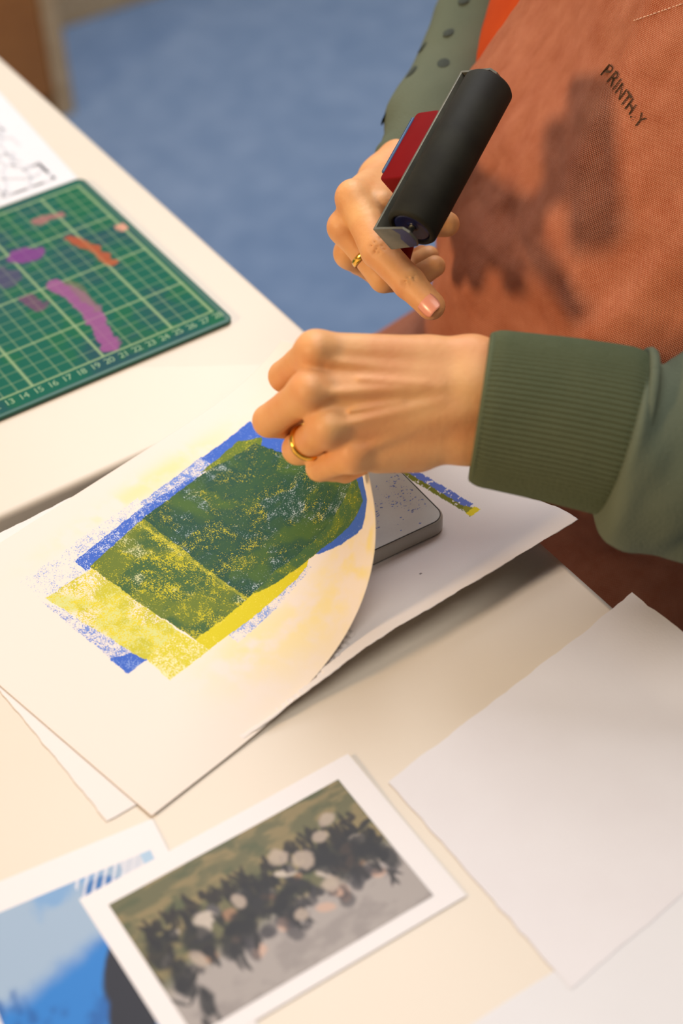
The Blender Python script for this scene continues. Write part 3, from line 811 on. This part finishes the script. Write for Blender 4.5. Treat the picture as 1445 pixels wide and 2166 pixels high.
def build_hand(fingers, palm, thumb, extra, h, lo_pad=1.6, creases=(), bumps=(), kweb=0.55, cut=None):
    pts = np.array([q[:3] for ch in fingers for q in ch] + [q[:3] for a, b in palm for q in (a, b)] + [q[:3] for q in thumb])
    fd = Field(pts.min(0) - lo_pad, pts.max(0) + lo_pad, h)
    F = fd.blank()
    for a, b in palm: fd.add(F, np.array(a[:3]), np.array(b[:3]), a[3], b[3], 0.75)
    G_ = fd.blank()
    for ch in fingers:
        H = fd.blank()
        for a, b in zip(ch[:-1], ch[1:]):
            a_, b_2 = np.array(a[:3]), np.array(b[:3])
            mid_ = (a_ + b_2) / 2; rm = (a[3] + b[3]) / 2 * 0.93        # phalanges are waisted
            fd.add(H, a_, mid_, a[3], rm, 0.12); fd.add(H, mid_, b_2, rm, b[3], 0.12)
        G_ = smin(G_, H, 0.10)
    F = smin(F, G_, kweb)
    T_ = fd.blank()
    for a, b in zip(thumb[:-1], thumb[1:]): fd.add(T_, np.array(a[:3]), np.array(b[:3]), a[3], b[3], 0.25)
    F = smin(F, T_, 0.35)
    for a, b, r, k in extra: fd.add(F, np.array(a), np.array(b), r, r * 0.8, k)
    for c, r in bumps: fd.add(F, np.array(c), np.array(c) + 1e-3, r, r, 0.5)
    for a, b, r in creases: fd.sub(F, np.array(a), np.array(b), r, r, 0.09)
    V, Q = fd.mesh(F)
    return lattice_smooth(V, Q, 3, 0.5), Q

# left hand: back of the hand up, fingers folded under and pinching the lifted sheet
LI = [(*(21.67, -23.30, 14.50), 0.98), (*(21.04, -21.09, 11.77), 0.84), (*(23.41, -21.24, 10.04), 0.74), (*(24.40, -21.94, 10.40), 0.62)]
LM = [(*(20.40, -24.58, 13.36), 1.02), (*(19.36, -22.12, 10.32), 0.87), (*(22.09, -21.83, 8.17), 0.76), (*(23.31, -22.63, 8.57), 0.64)]
LR = [(*(20.47, -25.92, 11.89), 0.96), (*(20.06, -23.60, 9.08), 0.82), (*(22.36, -23.30, 7.28), 0.72), (*(23.22, -23.98, 7.88), 0.6)]
LP = [(*(21.35, -26.88, 10.34), 0.86), (*(20.44, -25.01, 8.59), 0.70), (*(22.13, -24.76, 7.29), 0.62), (*(22.87, -25.26, 7.69), 0.54)]
lw = [(28.72, -26.91, 12.71), (28.02, -27.84, 12.20), (27.41, -28.60, 11.31), (27.00, -28.85, 9.97)]
lpalm = [((*lw[0], 1.3), (*(21.71, -23.23, 14.44), 0.95)), ((*lw[1], 1.3), (*(20.48, -24.45, 13.23), 0.98)),
         ((*lw[2], 1.3), (*(20.55, -25.79, 11.76), 0.95)), ((*lw[3], 1.25), (*(21.39, -26.82, 10.27), 0.86)),
         ((*(26.80, -25.47, 12.64), 1.25), (*(24.76, -24.20, 12.64), 0.95)), ((*(24.75, -27.47, 9.37), 1.2), (*(22.89, -26.78, 9.53), 0.95)),
         ((*lw[0], 1.3), (*(34.17, -33.14, 10.71), 2.0)), ((*lw[3], 1.3), (*(33.46, -34.14, 9.25), 2.0)), ((*lw[1], 1.3), (*(33.46, -33.99, 10.40), 2.0))]
lthumb = [(*(27.41, -24.83, 12.10), 1.15), (*(26.68, -23.02, 10.99), 1.0), (*(26.33, -21.43, 9.02), 0.86), (*(25.84, -21.00, 7.67), 0.66)]
# extensor tendons and veins on the back of the hand
lext = [((26.44, -27.18, 13.29), (21.76, -24.52, 14.55), 0.10, 0.5), ((25.99, -27.79, 13.00), (20.70, -25.65, 13.80), 0.11, 0.5),
        ((25.71, -28.18, 12.49), (20.86, -26.78, 12.49), 0.10, 0.5), ((25.46, -28.32, 11.78), (21.66, -27.58, 11.04), 0.09, 0.5),
        ((25.34, -27.49, 13.35), (22.53, -25.85, 13.99), 0.06, 0.3), ((23.97, -27.39, 12.81), (21.47, -26.53, 12.92), 0.06, 0.3)]
lcre = [((24.53, -28.79, 10.10), (24.15, -28.30, 9.16), 0.07), ((24.97, -28.99, 10.17), (24.64, -28.64, 8.98), 0.06), ((24.12, -28.56, 10.08), (23.75, -28.03, 9.18), 0.05)]
lb = [((21.42, -23.72, 14.94), 0.62), ((20.16, -24.99, 13.80), 0.66), ((20.29, -26.31, 12.30), 0.58), ((21.22, -27.17, 10.73), 0.5)]
VL, QL = build_hand([LI, LM, LR, LP], lpalm, lthumb, lext, 0.115, creases=lcre, bumps=lb)

# right hand: fist round the handle, index finger stretched along the frame
RI = [(*(31.92, -11.44, 13.35), 1.04), (*(31.06, -15.14, 12.13), 1.02), (*(31.27, -17.77, 11.33), 0.93), (*(31.48, -19.52, 10.73), 0.80)]
RM = [(*(31.22, -11.42, 11.65), 0.95), (*(31.79, -14.51, 9.61), 0.86), (*(33.99, -14.29, 8.41), 0.76), (*(35.36, -14.55, 8.95), 0.64)]
RG = [(*(31.63, -11.22, 9.58), 0.88), (*(33.72, -11.45, 7.19), 0.80), (*(36.00, -11.16, 6.82), 0.70), (*(37.00, -11.72, 7.47), 0.6)]
RP = [(*(33.05, -10.16, 7.83), 0.78), (*(35.02, -9.74, 5.81), 0.68), (*(36.83, -9.58, 5.80), 0.6), (*(37.65, -10.03, 6.44), 0.52)]
rw = [(36.88, -7.23, 10.61), (36.96, -6.78, 9.89), (37.16, -6.47, 9.11), (37.55, -6.19, 8.41)]
rpalm = [((*rw[0], 1.25), (*(32.04, -11.36, 13.20), 0.98)), ((*rw[1], 1.25), (*(31.31, -11.43, 11.55), 0.95)),
         ((*rw[2], 1.25), (*(31.73, -11.21, 9.50), 0.9)), ((*rw[3], 1.2), (*(33.10, -10.19, 7.83), 0.8)),
         ((*rw[0], 1.4), (*(41.28, -5.18, 10.41), 1.8)), ((*rw[3], 1.4), (*(41.84, -4.67, 9.73), 1.8))]
rthumb = [(*(36.00, -8.71, 11.10), 1.1), (*(33.09, -12.46, 12.79), 0.98), (*(34.69, -13.83, 11.86), 0.86), (*(36.13, -14.68, 11.60), 0.74)]
rext = [((35.46, -8.72, 11.67), (32.25, -11.17, 13.49), 0.15, 0.3)]
def wrink(c, along, across, n, gap, half, r):
    c, along, across = map(lambda q: np.array(q, float), (c, along, across))
    along /= np.linalg.norm(along); across /= np.linalg.norm(across); o = []
    for i in range(n):
        m_ = c + along * gap * (i - (n - 1) / 2.0); o.append((m_ - across * half, m_ + across * half * (1 - 0.2 * (i % 2)), r))
    return o
rcre = wrink((30.89, -18.18, 11.91), (0.225, -0.875, -0.449), (0.914, 0.043, 0.408), 4, 0.17, 0.42, 0.045) + \
       wrink((30.69, -15.65, 12.75), (0.107, -0.889, -0.455), (0.928, -0.040, 0.340), 4, 0.2, 0.42, 0.045)
rb_ = [((31.65, -11.68, 13.71), 0.6), ((30.88, -11.66, 11.98), 0.58), ((31.30, -11.38, 9.84), 0.5)]
VR, QR = build_hand([RI, RM, RG, RP], rpalm, rthumb, rext, 0.115, creases=rcre, bumps=rb_, kweb=0.4)

# torso, head, arms and legs as coarse skin under the clothes
fd = Field((12, -48, -74), (84, 20, 72), 0.9)
F = fd.blank()
hip_l, hip_r = A3(60, -26, -24.5), A3(60, -7, -24.5); knee_l, knee_r = A3(21, -29, -25.5), A3(21, -10, -25.5)
ank_l, ank_r = A3(26, -29, -64), A3(26, -10, -64)
for a, b, ra, rb, k in (
    (A3(56, -21, -16), A3(56, -12, -16), 11.5, 11.5, 3), (A3(56, -20, 8), A3(56, -13, 8), 9.5, 9.5, 4), (A3(63.5, -23, 26), A3(63.5, -10, 26), 8.4, 8.4, 4),
    (shoulder_l + A3(0, 3, -1), shoulder_r + A3(0, -3, -1), 4.6, 4.6, 4), (A3(63, -16, 36), A3(61, -16, 47), 5.6, 5.0, 3),
    (A3(59.0, -16.0, 57), A3(58.0, -16.0, 60), 7.6, 7.9, 2.5), (A3(55.0, -16.0, 52.5), A3(55.5, -16.0, 51), 4.2, 3.6, 3),
    (A3(50.6, -16.0, 57.2), A3(49.5, -16.0, 55), 0.7, 1.2, 1.0), (A3(52.0, -16.0, 51.4), A3(52.2, -16.0, 50.6), 1.2, 1.0, 0.6),
    (A3(60.0, -23.9, 56), A3(60.2, -24.0, 57.6), 0.7, 0.9, 0.6), (A3(60.0, -8.1, 56), A3(60.2, -8.0, 57.6), 0.7, 0.9, 0.6),
    (shoulder_l, elbow_l, 4.0, 3.6, 2), (elbow_l, A3(*(33.68, -33.77, 10.14)), 3.5, 2.5, 1.5),
    (shoulder_r, elbow_r, 4.0, 3.4, 2), (elbow_r, A3(*(41.50, -4.87, 10.08)), 3.2, 2.0, 1.5),
    (hip_l, knee_l, 8.0, 5.8, 3), (hip_r, knee_r, 8.0, 5.8, 3), (knee_l, ank_l, 5.4, 3.2, 2), (knee_r, ank_r, 5.4, 3.2, 2),
    (ank_l, A3(16, -30, -70), 3.2, 2.2, 1.5), (ank_r, A3(16, -10, -70), 3.2, 2.2, 1.5)):
    fd.add(F, a, b, ra, rb, k)
for y in (-19.2, -12.8): fd.sub(F, A3(50.6, y, 58), A3(50.3, y, 58), 1.0, 1.0, 0.8)
VB, QB = fd.mesh(F); VB = lattice_smooth(VB, QB, 2, 0.5)
body_v, body_f = join([(VB, QB), (VL, QL), (VR, QR)])
person = make('person', body_v, body_f, m_skin, origin=BASE)
tag(person, 'person in coral apron and sage sweatshirt lifting the print and holding a roller', 'person')

# nails
def nail(tip, joint, facing, r, half, length, name='finger_nail'):
    tip, joint, facing = map(lambda q: np.array(q, float), (tip, joint, facing))
    a = tip - joint; a /= np.linalg.norm(a); n = facing - a * (facing @ a); n /= np.linalg.norm(n); c = np.cross(a, n)
    nu, nv = 12, 11; u, w = np.meshgrid(np.linspace(-1, 1, nu), np.linspace(-1, 1, nv), indexing='ij')
    wid = half * np.sqrt(np.clip(1 - np.abs(u) ** 4 * 0.55, 0, 1))
    ang = w * wid / r
    x = u * length / 2
    bulge = r + 0.02 - 0.05 * u ** 2
    V_ = tip + (x + 0.12)[..., None] * a + (bulge * np.cos(ang))[..., None] * n + (bulge * np.sin(ang))[..., None] * c
    return make(name, V_.reshape(-1, 3), grid_faces(nu, nv), m_nail, person, solid=-0.04)
nail((31.48, -19.52, 10.73), (31.27, -17.77, 11.33), (-0.608, -0.554, 0.618), 0.80, 0.60, 1.15)

def ring(a, b, t_, r, minor, wide, name='gold_ring', tilt=None):
    a, b = np.array(a, float), np.array(b, float); d = (b - a) / np.linalg.norm(b - a); c = a + (b - a) * t_
    e = np.cross(d, (0.1, 0.2, 1.0)); e /= np.linalg.norm(e); g = np.cross(d, e); v = []
    N, m_ = 48, 10
    for i in range(N):
        A = 2 * math.pi * i / N; rad = math.cos(A) * e + math.sin(A) * g
        for j in range(m_):
            B = 2 * math.pi * j / m_; v.append(c + rad * (r + minor * math.cos(B)) + d * wide * math.sin(B))
    o = make(name, v, grid_faces(N, m_, True, True), m_gold, person)
    return o
o = ring(LR[0][:3], LR[1][:3], 0.66, 0.87, 0.13, 0.21); o['label'] = 'plain gold band on left ring finger'
o = ring(RM[0][:3], RM[1][:3], 0.56, 0.90, 0.07, 0.20); o['label'] = 'small gold ring on right hand'

# ---- torso shape shared by the vest and the apron
CY = -16.0
def tor(z):
    zs = [-16, -8, 0, 6.5, 12, 19, 26, 36, 44]
    xf = np.interp(z, zs, [39.8, 39.6, 40, 41.3, 44, 48, 51.5, 55, 59])
    a = np.interp(z, zs, [14, 14, 13.5, 13, 12.5, 12, 11.5, 10.5, 6])
    b = np.interp(z, zs, [16.2, 15.8, 15.8, 16.8, 18, 19.3, 20, 19, 9])
    return xf, a, b
def torso_pt(z, phi, off=0.0):
    xf, a, b = tor(z); c = np.cos(phi); s_ = np.sin(phi); e = 2 / 2.5
    return np.stack([xf + a - (a + off) * np.sign(c) * np.abs(c) ** e, CY + (b + off) * np.sign(s_) * np.abs(s_) ** e, z], -1)
nz, na = 60, 96
z, ph = np.meshgrid(np.linspace(-24, 44, nz), np.linspace(-math.pi, math.pi, na, endpoint=False), indexing='ij')
Vv = torso_pt(z, ph, 0.0) + np.stack([0.8 * smooth01(10, 4, z), 0 * z, 0 * z], -1)
Vv += (0.35 * (fbm(z * 0.25, ph * 3, 5)[..., None] - 0.5)) * np.array([-1, 0, 0])
vest = make('vest', Vv.reshape(-1, 3), grid_faces(nz, na, False, True, True).tolist() + [tuple(range((nz - 1) * na, nz * na))], m_orange, person)
vest['label'] = 'orange top under the apron'

# ---- apron: bib on the chest, running over the lap and hanging in front of the knees
prof = catmull([(40, 0), (26, 0), (12, 0), (2, 0), (-8, 0.0), (-14.0, 2.0), (-16.2, 6), (-17.2, 10.4), (-22, 12), (-34, 12.4)], 200)
def apron_pt(sv, w):
    """sv 0..1 down the apron, w -1..1 across (positive = far side)."""
    zz = np.interp(sv, np.linspace(0, 1, 200), prof[:, 0]); fw = np.interp(sv, np.linspace(0, 1, 200), prof[:, 1])
    # bib narrows upward
    pm = np.interp(zz, [-10, 2, 6, 9.0, 11, 14, 18, 24, 40], [1.6, 1.5, 1.15, 0.92, 0.80, 0.62, 0.46, 0.36, 0.3]); pm = np.where(w < 0, np.interp(zz, [0, 20, 40], [1.5, 1.2, 0.6]), pm)
    T_ = torso_pt(zz, w * pm, 0.45)
    # folds on the chest
    yy = T_[..., 1]; 
    fold = 0.45 * np.exp(-((yy + 19.0 - 0.62 * (zz - 10)) / 1.5) ** 2) * smooth01(2, 8, zz) * smooth01(26, 18, zz)
    fold += 0.40 * np.exp(-((yy + 23.5 + 0.45 * (zz - 8)) / 1.3) ** 2) * smooth01(-4, 4, zz)
    fold += 0.30 * np.sin(yy * 0.55 + zz * 0.35) * smooth01(14, -2, zz) + 0.35 * (fbm(yy * 0.22, zz * 0.22, 77, 3) - 0.5) * 2
    fold += 0.16 * (fbm(yy * 0.8, zz * 0.8, 79, 3) - 0.5) * 2
    T_ = T_ + fold[..., None] * np.array([-1.0, 0, 0])
    # lap
    yl = CY + w * np.where(w > 0, 24.5, 20.0); ww = (yl - CY)
    th = 1.5 * np.cos(np.clip((np.abs(ww) - 11.5) / 11.5, -1, 1) * math.pi) - 0.7
    zl = zz + th * smooth01(2, 14, fw) - 4.0 * np.abs(w) ** 5 + 0.45 * np.sin(ww * 0.5 + fw * 0.35) + 0.5 * (fbm(ww * 0.3, fw * 0.3, 83, 3) - 0.5)
    L_ = np.stack([40.2 - fw - 0.3 * np.sin(ww * 0.6), yl, zl], -1)
    k = smooth01(-3.0, -14.0, zz) * 1.0
    return T_ * (1 - k[..., None]) + L_ * k[..., None]
ns, nw = 260, 200
sv, w = np.meshgrid(np.linspace(0, 1, ns), np.linspace(-1, 1, nw), indexing='ij')
Va = apron_pt(sv, w)
du = np.linalg.norm(np.diff(Va[:, nw // 2], axis=0), axis=1); lv = np.concatenate([[0], np.cumsum(du)])
dw = np.linalg.norm(np.diff(Va[ns // 3], axis=0), axis=1); lw_ = np.concatenate([[0], np.cumsum(dw)])
uv = np.stack(np.broadcast_arrays(lw_[None, :], lv[:, None]), -1).reshape(-1, 2)
apron = make('apron', Va.reshape(-1, 3), grid_faces(ns, nw, flip=True), m_apron, person, uv=uv, solid=0.12)
apron['label'] = 'coral canvas apron with dark lettering'

# lettering on the chest: find where a point of the chest lies on the cloth
def on_apron(y, z, lift=0.03):
    y = np.atleast_1d(np.asarray(y, float)); z = np.atleast_1d(np.asarray(z, float))
    front = Va[:150].reshape(-1, 3); out = []
    for a, b in zip(y, z):
        d = (front[:, 1] - a) ** 2 + (front[:, 2] - b) ** 2; i = np.argsort(d)[:4]; wt = 1 / (d[i] + 1e-4)
        out.append(((front[i, 0] * wt).sum() / wt.sum() - lift, a, b))
    return np.array(out)
parts = []; cur = 0.0
for ch, adv, sc in (('P', .52, 1), ('R', .54, 1), ('I', .26, 1), ('N', .58, 1), ('T', .50, 1), ('H', .58, 1), ('.', .20, .9), (':', .16, .55), ('Y', .5, 1)):
    v, f = text_mesh(ch, 1.0 * sc)
    v = np.c_[(v[:, 0] - v[:, 0].min()) * 0.92 + cur, v[:, 1]]; cur += adv * 1.13
    parts.append((np.c_[v, np.zeros(len(v))], f))
tv, tf = join(parts)
t0 = (47.00, -15.22, 17.81); ang = math.radians(-19)
ty = t0[1] - (tv[:, 0] * math.cos(ang) - tv[:, 1] * math.sin(ang)); tz = t0[2] + tv[:, 0] * math.sin(ang) + tv[:, 1] * math.cos(ang)
lt = make('printed_lettering', on_apron(ty, tz, 0.11), tf, m_letter, apron, smooth=False)
lt['label'] = 'dark worn capital letters printed on the chest'
# stitched seam near the top of the bib
parts = []
for k in range(16):
    y0 = (48.50, -15.62, 20.70)[1] + ((48.80, -18.86, 22.84)[1] - (48.50, -15.62, 20.70)[1]) * k / 16.0; z0 = (48.50, -15.62, 20.70)[2] + ((48.80, -18.86, 22.84)[2] - (48.50, -15.62, 20.70)[2]) * k / 16.0
    y1 = y0 + ((48.80, -18.86, 22.84)[1] - (48.50, -15.62, 20.70)[1]) * 0.6 / 16; z1 = z0 + ((48.80, -18.86, 22.84)[2] - (48.50, -15.62, 20.70)[2]) * 0.6 / 16
    parts.append(tube(on_apron([y0, y1], [z0, z1], 0.04), [0.035, 0.035], 6))
make('stitching', *join(parts), m_stitch, apron)
# red paint mark on the lap
mk = np.array([(math.cos(a) * (1.0 + 0.25 * math.sin(3 * a)), math.sin(a) * 0.75) for a in np.linspace(0, 6.283, 22, endpoint=False)])
def on_lap(x, y):
    fr = Va[90:].reshape(-1, 3); out = []
    for a, b in zip(x, y):
        d = (fr[:, 0] - a) ** 2 + (fr[:, 1] - b) ** 2; i = np.argmin(d); out.append((a, b, fr[i, 2] + 0.06))
    return np.array(out)
make('paint_mark', on_lap((44.46, -20.59, -15.00)[0] + mk[:, 0], (44.46, -20.59, -15.00)[1] + mk[:, 1]), [tuple(range(22))], m_redpaint, apron, smooth=False)
# neck strap of the bib
bt = Va[0]; lo_, hi_ = bt[4], bt[-5]
sp_ = catmull([lo_, A3(60.5, -22.5, 42.5), A3(67.5, -20, 44.5), A3(69.0, -16, 44.5), A3(67.5, -12, 44.5), A3(60.5, -9.5, 42.5), hi_], 48)
make('neck_strap', *tube(sp_, np.c_[np.full(48, 0.18), np.full(48, 1.0)], 12, ref=(1, 0, 0.3)), m_apron, apron)

# ---- sleeves
def sleeve_disp(seed, amp, low=0.0):
    def d(u, a):
        x = u * 14; y = a / (2 * math.pi) * 8
        # periodic in angle by blending two noises
        k = smooth01(6.5, 8, y)
        n = fbm(x * 0.9, y * 0.55, seed, 3) * (1 - k) + fbm(x * 0.9, (y - 8) * 0.55 + 0, seed, 3) * k
        return (amp * (n - 0.5) * 2 + amp * 0.7 * np.sin(x * 2.6 + 2.0 * np.cos(a)) * 0.5) * smooth01(0.0, 0.07, u)
    return d
c0 = A3(*(27.81, -28.99, 11.62)); c1 = A3(*(33.25, -33.97, 10.31))
cd = (c1 - c0) / np.linalg.norm(c1 - c0)
sl = catmull([c1 - cd * 1.1, c1 + cd * 2.2 + A3(0.3, 0, -0.3), c1 * 0.45 + elbow_l * 0.55 + A3(0, 0, -0.8), elbow_l + A3(0, -0.5, -1), (elbow_l + shoulder_l) / 2, shoulder_l + A3(0, -0.5, -1), shoulder_l + A3(1, 7, 3.5), A3(63.5, -22, 40)], 110)
u = np.linspace(0, 1, 110)
rad = np.interp(u, [0, 0.015, 0.03, 0.06, 0.12, 0.3, 0.45, 0.6, 0.75, 0.88, 1], [3.9, 4.05, 4.5, 4.75, 5.3, 6.0, 6.2, 6.6, 6.9, 6.2, 4.6])
sweat = make('sweatshirt_sleeve', *tube(sl, rad, 64, disp=sleeve_disp(7, 1.1), caps=False), m_knit, person)
sweat['label'] = 'sage green sleeve of the near arm'
# ribbed cuff, turned in at the opening
nl, nr_ = 26, 92 * 6
cl = np.array([c0 + (c1 - c0) * q for q in np.linspace(0, 1, nl)])
cl += np.outer(np.sin(np.linspace(0, 1, nl) * 2.2) * 0.25, (0, 0, 1.0))
crad = np.interp(np.linspace(0, 1, nl), [0, 0.05, 0.5, 0.9, 1], [3.78, 3.92, 4.1, 4.25, 4.1])
rib = lambda q, a: 0.055 * np.sin(a * 92) + 0.10 * (fbm(q * 3 + 0 * a, 1.5 * np.cos(a) + 4, 3) - 0.5)
cv, cf = tube(cl, crad, nr_, disp=rib, caps=False)
iv, iff = tube(cl, crad - 0.35, 96, caps=False)
cuff = make('cuff', cv, cf, m_rib, sweat); cuff['label'] = 'ribbed green cuff at the left wrist'
iv, iff = tube(cl[:12], crad[:12] - 0.32, 96, caps=False)
make('cuff_lining', iv, iff, m_rib, sweat)
T0, N0, B0 = frames(cl, (0, 0, 1)); hem = []
for i in range(96):
    a = 2 * math.pi * i / 96; hem.append(cl[0] + (crad[0] - 0.16) * (math.cos(a) * N0[0] + math.sin(a) * B0[0]))
hem = np.array(hem + hem[:1]); make('cuff_hem', *tube(hem, np.full(97, 0.2), 8, ref=T0[0], caps=False), m_rib, sweat)
hm = []
for i in range(96):
    a = 2 * math.pi * i / 96; hm.append(cl[-1] + (crad[-1] + 0.12) * (math.cos(a) * N0[-1] + math.sin(a) * B0[-1]))
make('cuff_seam', *tube(np.array(hm + hm[:1]), np.full(97, 0.28), 8, ref=T0[-1], caps=False), m_knit, sweat)

# far arm, spotted sleeve
ws = A3(*(38.48, -6.94, 9.86))
sr = catmull([ws, A3(*(41.55, -4.71, 10.26)), A3(*(46.66, -0.98, 10.82)), A3(*(52.55, 2.82, 11.74)), elbow_r + A3(0, 0, 0), (elbow_r + shoulder_r) / 2, shoulder_r + A3(0, 0.5, -1), shoulder_r + A3(1, -7, 3), A3(63.5, -10, 40)], 110)
rr_ = np.interp(u, [0, 0.03, 0.14, 0.28, 0.40, 0.5, 0.6, 0.75, 0.9, 1], [1.9, 2.2, 2.7, 3.2, 3.7, 4.9, 5.6, 6.7, 6.0, 4.6])
vr, fr_ = tube(sr, rr_, 56, disp=sleeve_disp(19, 0.35), caps=False)
far_sleeve = make('sweatshirt_sleeve', vr, fr_, m_knit, person); far_sleeve['label'] = 'sage green sleeve with dark spots on the far arm'
VRg = vr.reshape(110, 56, 3); Tn, Nn, Bn = frames(sr, (0, 0, 1))
def spot(target, r):
    target = np.array(target, float); d = np.linalg.norm(VRg.reshape(-1, 3) - target, axis=1); i = int(np.argmin(d)); ci = i // 56
    c = VRg.reshape(-1, 3)[i]; n = c - sr[ci]; n /= np.linalg.norm(n); e = Tn[ci] - n * (Tn[ci] @ n); e /= np.linalg.norm(e); g = np.cross(n, e)
    pts = [c + n * 0.10]
    for k in range(14):
        a = 2 * math.pi * k / 14; q = c + r * (math.cos(a) * e + 0.8 * math.sin(a) * g)
        j = np.argmin(np.linalg.norm(VRg.reshape(-1, 3) - q, axis=1)); rr2 = np.linalg.norm(c - sr[ci]); off = q - sr[ci]; off -= Tn[ci] * (off @ Tn[ci])
        pts.append(q + n * 0.04 - n * (r * math.sin(a)) ** 2 / (2 * rr2) * 0.6)
    make('spot', pts, [(0, k + 1, (k + 1) % 14 + 1) for k in range(14)], m_spot, far_sleeve, smooth=False)
for q, r in (((46.23, 1.08, 12.45), 0.55), ((43.95, -1.04, 12.17), 0.6), ((41.00, -2.06, 11.04), 0.55), ((50.08, 1.94, 13.21), 0.5), ((47.33, 0.04, 12.86), 0.45), ((45.30, -1.95, 11.37), 0.5)):
    spot(q, r)

# ---- trousers, shoes, hair (mostly hidden by the table and outside the picture)
for a, b, c in ((hip_l, knee_l, ank_l), (hip_r, knee_r, ank_r)):
    pth = catmull([a, (a + b) / 2 + A3(0, 0, 0.5), b, (b + c) / 2, c + A3(0, 0, 2)], 40)
    make('trouser_leg', *tube(pth, np.interp(np.linspace(0, 1, 40), [0, .5, 1], [8.8, 6.8, 4.6]), 28, disp=sleeve_disp(31, 0.3)), m_trouser, person)
    foot = c + A3(-6, 0, -6.4)
    pth = catmull([foot + A3(9, 0, 0.2), foot, foot + A3(-8, 0, -0.4), foot + A3(-11.5, 0, -0.9)], 14)
    make('shoe', *tube(pth, np.c_[np.interp(np.linspace(0, 1, 14), [0, .1, .6, 1], [1.5, 3.4, 2.9, 1.2]), np.interp(np.linspace(0, 1, 14), [0, .1, .6, 1], [1.6, 3.8, 4.2, 1.4])], 20), m_shoe, person)
fh = Field((47, -30, 44), (75, -3, 74), 0.6); H = fh.blank()
fh.add(H, A3(60.6, -16.0, 61), A3(61.5, -16.0, 58), 8.7, 8.6, 2); fh.add(H, A3(65.0, -16.0, 56), A3(67.5, -16.0, 48), 6.4, 3.8, 3); fh.add(H, A3(69.0, -16.0, 62), A3(70.0, -16.0, 61), 3.4, 3.2, 1)
fh.sub(H, A3(50.5, -16.0, 57.5), A3(52.0, -16.0, 49), 6.6, 6.8, 1.2)
Vh, Qh = fh.mesh(H); make('hair', lattice_smooth(Vh, Qh, 2), Qh, m_hair, person)
for y in (-19.2, -12.8):
    ev, ef = lathe([(-0.9, 0.05), (-0.65, 0.65), (0, 0.95), (0.65, 0.65), (0.9, 0.05)], 14)
    ev = np.c_[51.6 + ev[:, 1] * 0.8, y + ev[:, 0], 58 + ev[:, 2] * 0.7]; make('eye', ev, ef, mat('eye_white', (235, 230, 222), 0.3), person)
mv, mf = tube(catmull([(51.2, -18.2, 52.2), (50.7, -16, 52.0), (51.2, -13.8, 52.2)], 12), np.interp(np.linspace(0, 1, 12), [0, .5, 1], [0.1, 0.45, 0.1]), 8)
for y in (-19.2, -12.8):
    pv, pf = lathe([(-0.12, 0.04), (0, 0.36), (0.12, 0.04)], 14); pv = np.c_[50.78 - pv[:, 0], y + pv[:, 1], 58 + pv[:, 2]]
    make('iris', pv, pf, mat('brown_iris', (60, 40, 26), 0.3), person)
    bv, bf = tube(catmull([(50.6, y - 1.7, 59.6), (49.9, y, 60.1), (50.6, y + 1.7, 59.6)], 10), np.full(10, 0.22), 8)
    make('eyebrow', bv, bf, m_hair, person)
make('lips', mv, mf, mat('lip', (190, 110, 100), 0.5), person)

# stool under the person
st = empty('wooden_stool', (61, -17, -74))
make('seat', *slab(rounded_rect(46, 76, -34, 2, 4, 6), -37, -34, 0.5), m_wood, st)
for x in (50, 72):
    for y in (-30, -4): make('leg', *box(x - 1.6, x + 1.6, y - 1.6, y + 1.6, -74, -37, 0.2), m_wood, st)
tag(st, 'plain brown wooden stool under the seated person', 'stool')

for o in bpy.data.objects:
    if '_org' in o.keys(): del o['_org']
